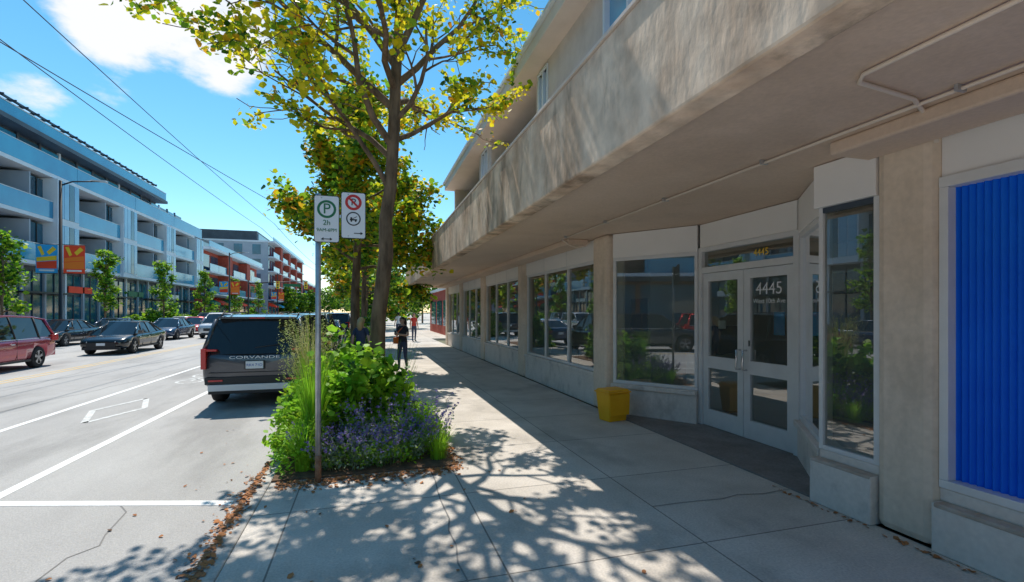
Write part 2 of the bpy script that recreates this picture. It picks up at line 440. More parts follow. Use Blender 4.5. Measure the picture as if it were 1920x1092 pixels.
wall = MB(); fr = MB(); gl = MB(); pn = MB()
def bay(a, b, zs, nwin, panelm=M['panel'], head=2.69, x=4.1):
    wall.box(x - .07, x + .2, a, b, 0, zs - .07, M['base'])
    wall.box(x - .10, x + .2, a, b, zs - .069, zs - .001, M['ledge'] if zs < .55 else M['base'])
    pn.box(x - .04, x + .12, a, b, head + .03, 3.1, panelm)
    for k in range(1, nwin):
        yy = a + (b - a) * k / nwin; fr.box(x - .05, x - .041, yy - .012, yy + .012, head + .03, 3.1, M['alu'])
    fr.box(x - .02, x + .06, a, b, head - .03, head + .029, M['alu']); fr.box(x - .02, x + .06, a, b, zs, zs + .05, M['alu'])
    ys = [a + (b - a) * k / nwin for k in range(nwin + 1)]
    for i, yy in enumerate(ys):
        y0 = yy - (0 if i == 0 else .03); y1 = yy + (0 if i == nwin else .03)
        if i == 0: y1 = yy + .05
        if i == nwin: y0 = yy - .05
        fr.box(x - .019, x + .059, y0, y1, zs + .051, head - .031, M['alu'])
    gl.face([(x + .02, a, zs), (x + .02, a, head), (x + .02, b, head), (x + .02, b, zs)], M['glass'])
bay(8.17, 12.3, .63, 3); bay(12.85, 16.95, .66, 3); bay(17.5, 21.3, .66, 3); bay(21.85, 25.4, .66, 3)
wall.box(3.95, 4.3, -1.9, 2.52, 0, .36, M['base']); wall.box(4.04, 4.3, -1.9, 2.52, .361, .46, M['base'])
wall.box(3.94, 4.05, -1.9, 2.50, .33, .365, M['ledge'])
pn.box(4.06, 4.22, -1.9, 2.52, 2.74, 3.1, M['panel'])
fr.box(4.03, 4.14, -1.9, 2.52, 2.66, 2.739, M['alu']); fr.box(4.03, 4.14, -1.9, 2.52, .461, .52, M['alu'])
fr.box(4.031, 4.139, 2.46, 2.519, .521, 2.659, M['alu'])
bl = MB(); yy = -1.9; k = 0; step = .0225
while yy < 2.46:
    x0 = 4.112 if k % 2 == 0 else 4.138; x1 = 4.138 if k % 2 == 0 else 4.112
    y1 = min(yy + step, 2.46)
    bl.face([(x0, yy, .52), (x0, yy, 2.66), (x1, y1, 2.66), (x1, y1, .52)], M['blue']); yy += step; k += 1
bl.build('blue_blind', sb)
def angled(p0, p1, zs, head, base_out=.07, n=1, ztop=3.1):
    wall.seg(p0, p1, -.15, base_out, 0, zs - .07, M['base']); wall.seg(p0, p1, -.15, base_out + .04, zs - .069, zs - .001, M['base'])
    pn.seg(p0, p1, -.1, .04, head + .03, ztop, M['panel'])
    fr.seg(p0, p1, -.04, .03, zs, zs + .05, M['alu']); fr.seg(p0, p1, -.04, .03, head - .03, head + .029, M['alu'])
    t = Vector((p1[0] - p0[0], p1[1] - p0[1])); L = t.length; t.normalize()
    for k in range(n + 1):
        c = L * k / n; s0 = max(0, c - .025); s1 = min(L, c + .025)
        if k == 0: s1 = .05
        if k == n: s0 = L - .05
        fr.seg((p0[0] + t.x * s0, p0[1] + t.y * s0), (p0[0] + t.x * s1, p0[1] + t.y * s1), -.039, .029, zs + .051, head - .031, M['alu'])
    gl.face([(*p0, zs), (*p0, head), (*p1, head), (*p1, zs)], M['glass'])
angled((4.12, 7.60), (4.95, 6.42), .52, 2.66, .1)
angled((4.98, 4.56), (4.13, 3.50), .46, 2.66, .05)
wall.box(3.93, 4.3, 2.951, 3.52, 0, .40, M['base']); wall.box(4.03, 4.3, 2.951, 3.50, .401, .48, M['base'])
wall.box(3.925, 4.04, 2.955, 3.525, .375, .405, M['ledge'])
pn.box(3.99, 4.2, 2.952, 3.53, 2.71, 3.1, M['panel'])
fr.box(4.03, 4.1, 2.951, 3.0, .481, 2.709, M['alu']); fr.box(4.03, 4.08, 3.47, 3.51, .481, 2.709, M['alu'])
fr.box(4.031, 4.1, 3.0, 3.47, .481, .52, M['alu']); fr.box(4.031, 4.1, 3.0, 3.47, 2.66, 2.709, M['bdark'])
gl.face([(4.06, 2.98, .5), (4.06, 2.98, 2.68), (4.06, 3.49, 2.68), (4.06, 3.49, .5)], M['glass'])
X = 5.0
pn.box(X - .05, X + .12, 4.6, 6.38, 2.74, 3.1, M['panel'])
fr.box(X - .06, X + .06, 4.57, 4.65, .013, 2.739, M['alu']); fr.box(X - .06, X + .06, 6.33, 6.41, .013, 2.739, M['alu'])
fr.box(X - .059, X + .059, 4.65, 6.33, 2.34, 2.43, M['alu']); fr.box(X - .059, X + .059, 4.65, 6.33, 2.67, 2.738, M['alu'])
gl.face([(X, 4.65, 2.4), (X, 4.65, 2.7), (X, 6.33, 2.7), (X, 6.33, 2.4)], M['glass'])
wall.build('plinth_wall', sb, bevel=.01); pn.build('header_panels', sb, bevel=.006)
fr.build('window_frames', sb, bevel=.004); gl.build('window_glass', sb)
dr = MB()
for (a, b) in ((4.655, 5.485), (5.495, 6.325)):
    dr.box(X - .03, X + .03, a, a + .11, .02, 2.335, M['alu']); dr.box(X - .03, X + .03, b - .11, b, .02, 2.335, M['alu'])
    dr.box(X - .029, X + .029, a + .11, b - .11, 2.21, 2.334, M['alu']); dr.box(X - .029, X + .029, a + .11, b - .11, .021, .27, M['alu'])
    dr.box(X - .029, X + .029, a + .11, b - .11, .90, 1.08, M['alu'])
    dr.face([(X, a + .1, .2), (X, a + .1, 2.25), (X, b - .1, 2.25), (X, b - .1, .2)], M['glass'])
for yy in (5.43, 5.55):
    dr.tube([(X - .03, yy, 1.22), (X - .1, yy, 1.22), (X - .1, yy, .95), (X - .03, yy, .95)], .014, M['chrome'], n=8)
dr.box(X - .036, X - .03, 5.36, 5.40, 1.28, 1.36, M['chrome'])
dr.build('double_door', sb, bevel=.003)
R90 = (math.radians(90), 0, math.radians(-90))
text('door_number', '4445', (X - .012, 5.07, 2.05), R90, .22, M['signw'], sb)
text('door_street', 'West 10th Ave', (X - .012, 5.07, 1.89), R90, .085, M['signw'], sb)
text('transom_number', '4445', (X - .012, 5.2, 2.54), R90, .13, M['b_yel'], sb)
mb = MB(); mb.box(X + .02, X + .024, 4.85, 5.02, 1.45, 1.75, M['b_blue']); mb.box(X + .02, X + .024, 5.9, 6.05, 1.5, 1.62, M['signw'])
mb.build('door_notices', sb)
it = MB()
it.box(4.35, 9, -8, YE, -.05, .01, M['int_floor'])
it.box(8.9, 9.1, -8, YE, 0, 3.11, M['int_wall']); it.box(4.4, 9, YE - .15, YE, 0, 3.11, M['int_wall'])
it.box(5.3, 9, 8.3, 8.4, 0, 3.11, M['int_wall']); it.box(4.4, 9, 17.2, 17.3, 0, 3.11, M['int_wall'])
it.box(4.5, 9, 2.6, 2.7, 0, 3.11, M['int_wall'])
it.box(6.2, 6.9, 9, 11.5, 0, 1.1, M['base']); it.box(6.0, 7.1, 13.5, 16, .7, .76, M['panel']); it.box(6.1, 6.2, 13.6, 15.9, 0, .7, M['dark'])
it.box(5.6, 6.3, 7.0, 7.6, 0, 1.0, M['panel']); it.box(5.65, 6.25, 7.05, 7.1, 1.0, 1.5, M['bdark'])
it.box(7.5, 7.7, 4.2, 6.4, 0, 2.4, M['bdark']); it.box(8.8, 8.89, 4.4, 5.2, 1.2, 1.9, M['b_yel']); it.box(8.8, 8.89, 13.2, 15, 1.1, 2.2, M['bdark'])
it.build('interior', sb)
it = MB()
for (a, b) in ((11.0, 12.2), (13.0, 13.8), (19.0, 21.0), (8.35, 8.9)):
    yy = a
    while yy < b:
        it.hexa([(4.24, yy, .75), (4.29, yy + .07, .75), (4.295, yy + .07, .75), (4.245, yy, .75), (4.24, yy, 2.66), (4.29, yy + .07, 2.66), (4.295, yy + .07, 2.66), (4.245, yy, 2.66)], M['blind']); yy += .085
it.build('vertical_blinds', sb)
mb = MB()
mb.tube([(3.38, -4, 3.085), (3.40, 2.2, 3.085), (3.42, 8.3, 3.085)], .013, M['pipe'])
mb.tube([(2.68, 1.2, 3.09), (2.68, 2.05, 3.09), (2.75, 2.13, 3.09), (3.30, 2.2, 3.09), (3.90, 2.47, 3.09), (3.95, 2.49, 3.05), (3.96, 2.49, 2.98)], .014, M['pipe'])
mb.tube([(3.42, 8.3, 3.085), (3.6, 8.33, 2.99), (3.75, 8.33, 2.95), (3.9, 8.28, 2.98), (3.95, 8.2, 3.05)], .012, M['pipe'])
for yy in (0.5, 2.0, 3.5, 5, 6.5, 8): mb.box(3.36, 3.44, yy, yy + .02, 3.07, 3.109, M['galv'])
mb.build('conduit', sb)
up = MB(); ug = MB()
XW = 3.05; ZT = 6.2
up.box(3.3, 14, -9, 17.7, 3.9, 4.5, M['stucco'])
def upwall(a, b, z0=4.5, z1=ZT): up.box(XW, XW + .25, a, b, z0, z1, M['stucco'])
up.box(XW, 3.3, -9, 17.7, 4.031, 4.5, M['stucco'])
def upwin(a, b, z0, z1):
    upwall(a, b, 4.5, z0); upwall(a, b, z1, ZT)
    ug.box(XW + .06, XW + .1, a, b, z0, z1, M['paleglass'])
    for q in (a, (a + b) / 2 - .02, b - .05): ug.box(XW - .02, XW + .11, q, q + .05, z0, z1, M['white'])
    ug.box(XW - .03, XW + .1, a, b, z0 - .04, z0, M['white']); ug.box(XW - .03, XW + .1, a, b, z1, z1 + .04, M['white'])
upwall(-9, 4.6); upwin(4.6, 5.9, 5.1, 6.05); upwall(5.9, 8.0); upwin(8.0, 8.5, 4.7, 6.1); upwall(8.5, 8.62)
def balc(a, b):
    up.box(XW + 1.4, XW + 1.5, a, b, 4.5, ZT, M['stucco']); up.box(XW, XW + 1.4, b - .08, b, 4.5, ZT, M['stucco'])
    up.box(XW + 1.37, XW + 1.4, a + .6, b - .7, 4.6, 5.95, M['bglass'])
    ug.box(XW + .02, XW + .04, a, b, 4.55, 5.42, M['white']); ug.box(XW, XW + .06, a, b, 5.42, 5.47, M['white'])
    yy = a
    while yy < b: ug.box(XW - .01, XW + .05, yy, yy + .04, 4.5, 5.42, M['white']); yy += 1.2
balc(8.62, 12.2); upwall(12.2, 12.5); upwin(12.5, 13.2, 4.7, 6.1); upwall(13.2, 13.5); balc(13.5, 17.6)
up.box(3.06, 14, 17.6, 17.72, 4.5, ZT, M['stucco'])
up.build('upper_walls', sb); ug.build('upper_windows', sb)
mb = MB(); mb.box(2.7, 15, -9, 17.75, ZT + .001, ZT + .22, M['roofedge']); mb.box(2.64, 15, -9, 17.85, ZT + .221, ZT + .30, M['white'])
mb.build('roof_eave', sb, bevel=.01)

nb = empty('brick_building')
mb = MB(); mb.box(5.5, 14, 33, 45, 0, 3.4, M['brick']); mb.box(5.4, 14.1, 32.9, 45.1, 3.4, 3.6, M['white'])
for yy in (34, 37.5, 41): mb.box(5.44, 5.5, yy, yy + 2.5, .7, 2.6, M['bglass'])
mb.box(6.5, 8.5, 32.95, 33, .7, 2.4, M['bglass'])
mb.build('walls', nb)

# ---------------------------------------------------------------- left modern building
lb = empty('apartment_building')
FX = -21.0
w = MB(); g = MB(); rl = MB()
Y0, Y1 = 6.3, 70.0
w.box(-38, FX - .9, Y0, Y1, 0, 5.0, M['bdark'])
w.box(-38, FX - 2.0, Y0, Y1, 5.0, 11.3, M['bdark'])
for z in (5.0, 8.1, 11.2): w.box(FX - 2.4, FX, Y0, Y1, z - .12, z + .20, M['white'])
y = Y0; k = 0
while y < Y1 - 5:
    for q in range(4):
        a = y + q * 2.37
        g.box(FX - .9, FX - .84, a + .12, a + 2.25, .35, 2.9, M['bglass']); g.box(FX - .9, FX - .84, a + .12, a + 2.25, 3.1, 4.5, M['bglass'])
        w.box(FX - .84, FX - .78, a + 1.14, a + 1.2, .1, 4.6, M['bdark'])
        w.box(FX - .84, FX - .7, a - .1, a + .1, 0, 4.84, M['greywall' if q else 'white'])
    w.box(FX - .9, FX - .1, y + 4.2, y + 9.2, 3.0, 3.12, M['black'])
    w.box(FX - .78, FX - .7, y + .4, y + 3.6, 3.2, 3.7, M[('signw', 'b_red', 'signg')[k % 3]])
    for zi, z in enumerate((5.22, 8.32)):
        zt = z + 2.73
        w.box(FX - 2.0, FX + .25, y + 6.6, y + 9.2, z - .37, zt, M['white'])
        for qi, q in enumerate((6.70, 7.33, 7.96, 8.59)): g.box(FX + .25, FX + .28, y + q, y + q + .55, z + .02, zt - .08, M['bglass' if qi == 2 else 'paleglass'])
        w.box(FX - 2.0, FX - .05, y + 9.2, y + 9.5, z, zt - .15, M['white'])
        g.box(FX - 1.0, FX - .6, y + 4.4, y + 6.6, z + .01, zt - .16, M['bglass'])
        for q in (4.4, 5.1, 5.85): w.box(FX - .6, FX - .55, y + q, y + q + .07, z + .01, zt - .16, M['black'])
        g.box(FX - 2.0, FX - 1.93, y + .3, y + 4.3, z + .01, zt - .3, M['bglass'])
        w.box(FX - 1.93, FX - 1.88, y + 1.5, y + 2.1, z + .01, zt - .16, M['white'])
        w.box(FX - 2.0, FX - .1, y + 4.28, y + 4.4, z + .01, zt - .16, M['greywall'])
        w.box(FX - 1.2, FX - .7, y + 2.6, y + 3.2, z + .01, z + .8, M['trim' if (k + zi) % 2 else 'silver'])
        rl.box(FX - .02, FX + .01, y + 0, y + 6.55, z - .1, z + 1.05, M['balglass'])
        rl.box(FX - .04, FX + .03, y + 0, y + 6.55, z + 1.051, z + 1.09, M['silver'])
        for q in (0.0, 1.6, 3.2, 4.8, 6.4): rl.box(FX - .06, FX - .021, y + q, y + q + .05, z, z + 1.05, M['silver'])
    rl.box(FX - .02, FX + .01, y, y + 9.45, 11.33, 12.5, M['balglass']); rl.box(FX - .04, FX + .03, y, y + 9.45, 12.501, 12.54, M['silver'])
    for q in range(6): rl.box(FX - .06, FX - .021, y + q * 1.6, y + q * 1.6 + .05, 11.42, 12.5, M['silver'])
    for q in range(4):
        a = y + q * 2.37; g.box(FX - 2.4, FX - 2.3, a + .12, a + 2.25, 11.5, 14.0, M['bglass' if q % 2 else 'balglass'])
        w.box(FX - 2.4, FX - 2.25, a - .1, a + .12, 11.42, 14.2, M['white' if q == 1 else 'bdark'])
    y += 9.5; k += 1
PE = 65
w.box(-36, FX - 2.4, Y0, PE, 11.42, 14.2, M['bdark'])
w.box(-36, FX - 1.2, Y0, PE, 14.2, 14.5, M['bdark'])
rl.box(FX - 1.4, FX - 1.37, Y0, PE, 14.55, 15.35, M['balglass']); rl.box(FX - 1.45, FX - 1.33, Y0, PE, 15.351, 15.42, M['silver'])
yy = Y0
while yy < PE:
    rl.box(FX - 1.46, FX - 1.41, yy, yy + .07, 14.5, 15.35, M['greywall'])
    w.box(FX - 3.6, FX - 1.9, yy, yy + .08, 16.0, 16.15, M['bdark']); yy += 1.2
w.box(FX - 2.4, FX - 2.28, Y0, PE, 16.16, 16.3, M['bdark']); w.box(FX - 3.5, FX - 3.4, Y0, PE, 14.5, 15.99, M['bglass'])
w.build('walls_and_slabs', lb); g.build('windows', lb); rl.build('balcony_railings', lb)

def slab_building(name, x, y0, y1, floors, fh, wm, wm2, gf=4.2, depth=14, mod=4.0, top=True, awn=None):
    e = empty(name); w = MB(); g = MB()
    H = gf + floors * fh
    w.box(x - depth, x, y0, y1, 0, H, wm)
    g.box(x, x + .05, y0 + .4, y1 - .4, .5, gf - .6, M['bglass']); w.box(x, x + 1.2, y0, y1, gf - .4, gf - .1, M['bdark'])
    y = y0; k = 0
    while y < y1:
        w.box(x, x + .12, y, y + .3, 0, gf - .41, wm2)
        if awn: w.hexa([(x + .13, y + .5, gf - 1.2), (x + 1.5, y + .5, gf - 1.5), (x + 1.5, y + mod - .4, gf - 1.5), (x + .13, y + mod - .4, gf - 1.2), (x + .13, y + .5, gf - .5), (x + 1.5, y + .5, gf - 1.2), (x + 1.5, y + mod - .4, gf - 1.2), (x + .13, y + mod - .4, gf - .5)], M[awn[k % len(awn)]])
        y += mod; k += 1
    for f in range(floors):
        z = gf + f * fh
        w.box(x, x + 1.2, y0 + .2, y1, z - .1, z + .12, M['white'])
        y = y0
        k = 0
        while y < y1 - mod:
            if k % 3 == 2: w.box(x, x + 1.3, y, y + mod * .6, z + .13, z + fh - .11, wm2)
            else:
                g.box(x, x + .06, y + .3, y + mod - .4, z + .25, z + fh - .5, M['bglass'])
                g.box(x + 1.1, x + 1.14, y, y + mod - .1, z + .121, z + 1.1, M['balglass'])
            y += mod; k += 1
        for q in range(3): g.box(x - 3 - q * 3.5, x - 1.4 - q * 3.5, y0 - .05, y0, z + .5, z + fh - .5, M['bglass'])
    w.box(x - depth, x + 1.3, y0 - .1, y1, H, H + .35, M['white'])
    if top:
        w.box(x - depth, x - 2.5, y0 + 2, y1 - 4, H + .35, H + 2.6, M['bdark']); g.box(x - 2.5, x - 2.4, y0 + 3, y1 - 5, H + .6, H + 2.2, M['bglass'])
        g.box(x + 1.0, x + 1.05, y0, y1, H + .35, H + 1.2, M['balglass'])
    w.build('walls', e); g.build('windows', e)
    return e
slab_building('brick_apartment_building', -21.5, 74, 108, 2, 3.0, M['brick'], M['brick'], depth=12, top=True, awn=('signg', 'b_red', 'signg'))
slab_building('grey_apartment_building', -20.5, 114, 165, 4, 3.1, M['greywall'], M['brick'], depth=18, awn=('b_red', 'signg', 'b_blue'))
slab_building('low_office_building', -21, 172, 230, 2, 3.5, M['white'], M['brick'], depth=15)
slab_building('brown_brick_building', -21, -38, 4.5, 2, 3.2, M['brown'], M['brown'], depth=14)
slab_building('grey_shop_building', -21, -110, -42, 2, 3.2, M['greywall'], M['brick'], depth=14)

# ---------------------------------------------------------------- vehicles
def wheel(mb, cx, cy, r, w, side):
    s = side; n = 28
    prof = [(0.0, r * .64), (.02, r * .68), (.0, r * .8), (.02, r * .96), (.05, r), (w - .05, r), (w, r * .9), (w, r * .6)]
    b = len(mb.v); k = mb.mi(M['tyre'])
    for (dx, rr) in prof:
        for j in range(n):
            a = 2 * math.pi * j / n; mb.v.append((cx - s * dx, cy + rr * math.cos(a), r + rr * math.sin(a)))
    for i in range(len(prof) - 1):
        for j in range(n):
            q = (b + i * n + j, b + i * n + (j + 1) % n, b + (i + 1) * n + (j + 1) % n, b + (i + 1) * n + j)
            mb.f.append(q if s > 0 else q[::-1]); mb.m.append(k); mb.sm.append(True)
    def disc(x, rr, m, r0=0):
        if r0 == 0: mb.face([(x, cy + rr * math.cos(2 * math.pi * j / n), r + rr * math.sin(2 * math.pi * j / n)) for j in range(n)], m)
        else:
            for j in range(n):
                a = 2 * math.pi * j / n; c = 2 * math.pi * (j + 1) / n
                mb.face([(x, cy + r0 * math.cos(a), r + r0 * math.sin(a)), (x, cy + rr * math.cos(a), r + rr * math.sin(a)), (x, cy + rr * math.cos(c), r + rr * math.sin(c)), (x, cy + r0 * math.cos(c), r + r0 * math.sin(c))], m)
    disc(cx - s * .07, r * .66, M['trim']); disc(cx - s * .012, r * .66, M['rim'], r * .58); disc(cx - s * .018, r * .14, M['rim'])
    for j in range(5):
        a = 2 * math.pi * j / 5 + .3
        for da in (-.13, .13):
            c = math.cos(a + da); sn = math.sin(a + da); t = (-sn * .022, c * .022)
            mb.face([(cx - s * .02, cy + t[0], r + t[1]), (cx - s * .02, cy + r * .6 * c + t[0], r + r * .6 * sn + t[1]),
                     (cx - s * .02, cy + r * .6 * c - t[0], r + r * .6 * sn - t[1]), (cx - s * .02, cy - t[0], r - t[1])], M['rim'])

PROF = {
 'suv': dict(W=1.98, L=4.98, r=.385, st=[(-2.49, .52, 1.00, .84), (-2.44, .38, 1.10, .93), (-2.25, .32, 1.14, .965), (-1.6, .29, 1.14, .985), (-.8, .29, 1.12, .99), (0, .29, 1.10, .99), (.8, .29, 1.09, .99), (1.35, .29, 1.08, .985), (1.9, .29, 1.05, .97), (2.3, .30, .98, .93), (2.46, .36, .87, .86), (2.49, .45, .75, .78)],
   belt=1.10, cb=[-2.40, -1.55, -.5, .5, 1.42], ct=[-2.16, -1.52, -.45, .22, .5], rz=[1.72, 1.785, 1.80, 1.78, 1.70], wb=.925, wt=.75, wy=(-1.45, 1.5)),
 'sedan': dict(W=1.85, L=4.7, r=.335, st=[(-2.35, .48, .82, .74), (-2.3, .36, .95, .83), (-2.1, .28, .99, .88), (-1.6, .22, .97, .915), (-.8, .2, .92, .925), (0, .2, .90, .925), (.8, .2, .90, .925), (1.25, .2, .88, .92), (1.8, .22, .80, .9), (2.15, .25, .72, .85), (2.32, .32, .64, .75), (2.35, .4, .58, .68)],
   belt=.89, cb=[-1.95, -1.25, -.25, .65, 1.40], ct=[-1.0, -.75, -.2, .3, .36], rz=[1.33, 1.40, 1.44, 1.42, 1.37], wb=.84, wt=.60, wy=(-1.4, 1.42)),
 'van': dict(W=1.98, L=5.15, r=.36, st=[(-2.57, .45, .92, .84), (-2.52, .34, 1.02, .93), (-2.3, .28, 1.06, .965), (-1.6, .22, 1.06, .985), (-.8, .21, 1.04, .99), (0, .21, 1.02, .99), (.8, .21, 1.0, .99), (1.4, .21, .99, .985), (1.95, .22, .92, .96), (2.35, .25, .82, .91), (2.53, .3, .7, .82), (2.57, .38, .6, .72)],
   belt=1.0, cb=[-2.48, -1.6, -.45, .75, 1.75], ct=[-2.2, -1.6, -.42, .5, .72], rz=[1.62, 1.71, 1.75, 1.72, 1.63], wb=.92, wt=.71, wy=(-1.5, 1.55)),
}
def make_car(name, kind, x, y, rot, paint, rails=False, letters=None):
    p = PROF[kind]; e = empty(name, (x, y, ROAD), (0, 0, math.radians(rot)))
    mb = MB(); k = mb.mi(paint); rings = []
    for (yy, zb, zt, hw) in p['st']:
        h = zt - zb
        half = [(0, zb), (hw * .80, zb), (hw * .95, zb + .07), (hw * .985, zb + h * .28), (hw * 1.0, zb + h * .55), (hw * .985, zb + h * .8), (hw * .94, zt - .03), (hw * .86, zt), (hw * .4, zt + .012), (0, zt + .018)]
        ring = half + [(-a, b) for a, b in half[-2:0:-1]]
        rings.append([(a, yy, b) for a, b in ring])
    n = len(rings[0]); b0 = len(mb.v)
    for r_ in rings: mb.v += r_
    for i in range(len(rings) - 1):
        for j in range(n):
            mb.f.append((b0 + i * n + j, b0 + (i + 1) * n + j, b0 + (i + 1) * n + (j + 1) % n, b0 + i * n + (j + 1) % n)); mb.m.append(k); mb.sm.append(True)
    mb.f.append(tuple(b0 + j for j in range(n))); mb.m.append(k); mb.sm.append(True)
    e2 = b0 + (len(rings) - 1) * n
    mb.f.append(tuple(e2 + j for j in range(n))[::-1]); mb.m.append(k); mb.sm.append(True)
    body = mb.build('body', None, recalc=True)
    r = p['r']
    cut = MB()
    for wy in p['wy']:
        for s in (-1, 1):
            cut.tube([(s * (p['W'] / 2 - .32), wy, r + .01), (s * (p['W'] / 2 + .2), wy, r + .01)], r + .065, M['trim'], n=28)
    co = cut.build('cutter', None, recalc=True)
    sub = body.modifiers.new('s', 'SUBSURF'); sub.levels = 1; sub.render_levels = 1
    bo = body.modifiers.new('b', 'BOOLEAN'); bo.object = co; bo.operation = 'DIFFERENCE'; bo.solver = 'EXACT'
    dg = bpy.context.evaluated_depsgraph_get(); dg.update()
    me = bpy.data.meshes.new_from_object(body.evaluated_get(dg)); body.modifiers.clear(); body.data = me
    if len(me.materials) < 2: me.materials.append(M['trim'])
    bpy.data.objects.remove(co)
    for pl in me.polygons: pl.use_smooth = True
    body.parent = e
    gh = MB(); cb, ct, rz, wb, wt, bz = p['cb'], p['ct'], p['rz'], p['wb'], p['wt'], p['belt']
    zb = bz - .04
    N = len(cb)
    for s in (1, -1):
        for i in range(N - 1):
            q = [(s * wb, cb[i], zb), (s * wb, cb[i + 1], zb), (s * wt, ct[i + 1], rz[i + 1]), (s * wt, ct[i], rz[i])]
            gh.face(q if s > 0 else q[::-1], M['carglass'])
    def strip(i0, m, rev):
        xs = (-1, -.5, 0, .5, 1)
        bow = -.12 if i0 == 0 else .16
        for a, b in zip(xs, xs[1:]):
            def pt(t, top):
                bw = bow * (1 - t * t)
                return (t * (wt if top else wb), (ct[i0] if top else cb[i0]) + bw * (.5 if top else 1), (rz[i0] if top else zb) + (.03 * (1 - t * t) if top else 0))
            q = [pt(a, 0), pt(b, 0), pt(b, 1), pt(a, 1)]
            gh.face(q if not rev else q[::-1], m, True)
    strip(0, M['carglass'], False); strip(N - 1, M['carglass'], True)
    xs = (-1, -.93, -.5, 0, .5, .93, 1)
    def rp(i, t):
        bw = (-.06 if i == 0 else (.08 if i == N - 1 else 0)) * (1 - t * t)
        return (t * (wt + .015), ct[i] + bw, rz[i] + .03 * (1 - t ** 4) + .004)
    for i in range(N - 1):
        for a, b in zip(xs, xs[1:]):
            gh.face([rp(i, a), rp(i, b), rp(i + 1, b), rp(i + 1, a)], paint, True)
    for s in (1, -1):
        gh.tube([(s * (wt + .005), ct[i], rz[i] - .01) for i in range(N)], .032, paint, n=8)
        def pillar(i, wd, m, shift=0):
            a = Vector((s * (wb + .002), cb[i] + shift, zb)); b = Vector((s * (wt + .004), ct[i] + shift * .6, rz[i]))
            gh.tube([a, b], wd, m, n=6)
        pillar(0, .055 if kind == 'suv' else .05, paint, .03); pillar(N - 1, .035, paint)
        pillar(1, .03, paint if kind == 'suv' else M['trim']); pillar(2, .024, M['trim']); pillar(3, .02, M['trim'])
        gh.tube([(s * (wb + .005), cb[i], zb + .03) for i in range(N)], .014, M['chrome'] if kind != 'sedan' else M['trim'], n=6)
        gh.hexa([(s * (wb + .02), cb[-1] - .45, bz + .02), (s * (wb + .2), cb[-1] - .42, bz + .02), (s * (wb + .2), cb[-1] - .34, bz + .02), (s * (wb + .02), cb[-1] - .30, bz + .02),
                 (s * (wb + .04), cb[-1] - .45, bz + .16), (s * (wb + .2), cb[-1] - .42, bz + .15), (s * (wb + .2), cb[-1] - .34, bz + .14), (s * (wb + .04), cb[-1] - .30, bz + .15)], paint)
        if rails: gh.tube([(s * (wt - .04), ct[0] + .15, rz[0] + .06), (s * (wt - .04), ct[0] + .3, rz[1] + .07), (s * (wt - .04), 0, rz[2] + .07), (s * (wt - .04), .2, rz[3] + .05)], .014, M['trim'], n=6)
    gh.build('greenhouse', e, recalc=False)
    d = MB(); yr = p['st'][0][0]; yf = p['st'][-1][0]; W2 = p['W'] / 2
    if kind == 'suv':
        d.box(-.80, .80, yr - .035, yr + .2, .30, .36, M['trim']); d.box(-.80, .80, yr - .06, yr + .12, .36, .48, M['silver']); d.box(-.86, .86, yr - .03, yr + .12, .485, .62, M['trim'])
        for s in (1, -1):
            x0, x1 = (.84, .93) if s > 0 else (-.93, -.84)
            d.box(x0, x1, yr - .02, yr + .24, .78, 1.17, M['tail'])
            d.box(min(s * .55, s * .80), max(s * .55, s * .80), yr - .045, yr + .1, .54, .575, M['tail'])
            d.box(min(s * .66, s * .84), max(s * .66, s * .84), yr - .015, yr + .2, 1.12, 1.16, M['tail'])
        d.box(-.18, .18, yr - .035, yr + .05, .76, .93, M['trim'])
        d.box(-.70, .70, ct[0] - .13, ct[0] + .25, rz[0] + .02, rz[0] + .06, paint)
        d.box(-.14, .14, ct[0] - .135, ct[0] - .12, rz[0] + .025, rz[0] + .05, M['tail'])
        d.tube([(0, yr + .02, 1.18), (.45, yr + .06, 1.24)], .012, M['trim'], n=6)
        d.box(-.80, .80, yr - .018, yr + .05, .70, .712, M['trim'])
    elif kind == 'van':
        d.box(-.85, .85, yr - .04, yr + .2, .35, .55, paint); d.box(-.9, .9, yr - .02, yr + .1, .92, .98, M['tail'])
        for s in (1, -1): x0, x1 = (.80, .955) if s > 0 else (-.955, -.80); d.box(x0, x1, yr - .01, yr + .35, .88, 1.08, M['tail'])
    else:
        d.box(-.72, .72, yr - .03, yr + .2, .38, .52, paint)
        for s in (1, -1): x0, x1 = (.5, .80) if s > 0 else (-.80, -.5); d.box(x0, x1, yr - .015, yr + .2, .72, .84, M['tail'])
    d.box(-.155, .155, yr - .05 if kind != 'sedan' else yr - .03, yr + .02, .775 if kind == 'suv' else .6, .92 if kind == 'suv' else .74, M['plate'])
    fz = p['st'][-1][2]
    d.box(-.52, .52, yf - .1, yf + .02, fz - .22, fz - .03, M['trim']); d.box(-.68, .68, yf - .1, yf + .015, .24, .36, M['trim'])
    d.box(-.16, .16, yf - .05, yf + .035, .42, .53, M['plate'])
    for s in (1, -1):
        x0, x1 = (.50, .78) if s > 0 else (-.78, -.50)
        d.hexa([(x0, yf - .28, fz - .10), (x1, yf - .3, fz - .10), (x1, yf - (.10 if s > 0 else 0), fz - .10), (x0, yf - (.0 if s > 0 else .10), fz - .10),
                (x0, yf - .28, fz + .02), (x1, yf - .3, fz + .02), (x1, yf - (.12 if s > 0 else .0), fz + .02), (x0, yf - (.0 if s > 0 else .12), fz + .02)], M['head'])
        d.box(s * W2 - .012 if s > 0 else -W2 - .004, s * W2 + .004 if s > 0 else -W2 + .012, p['wy'][0] + r + .1, p['wy'][1] - r - .1, .26, .33, M['trim'])
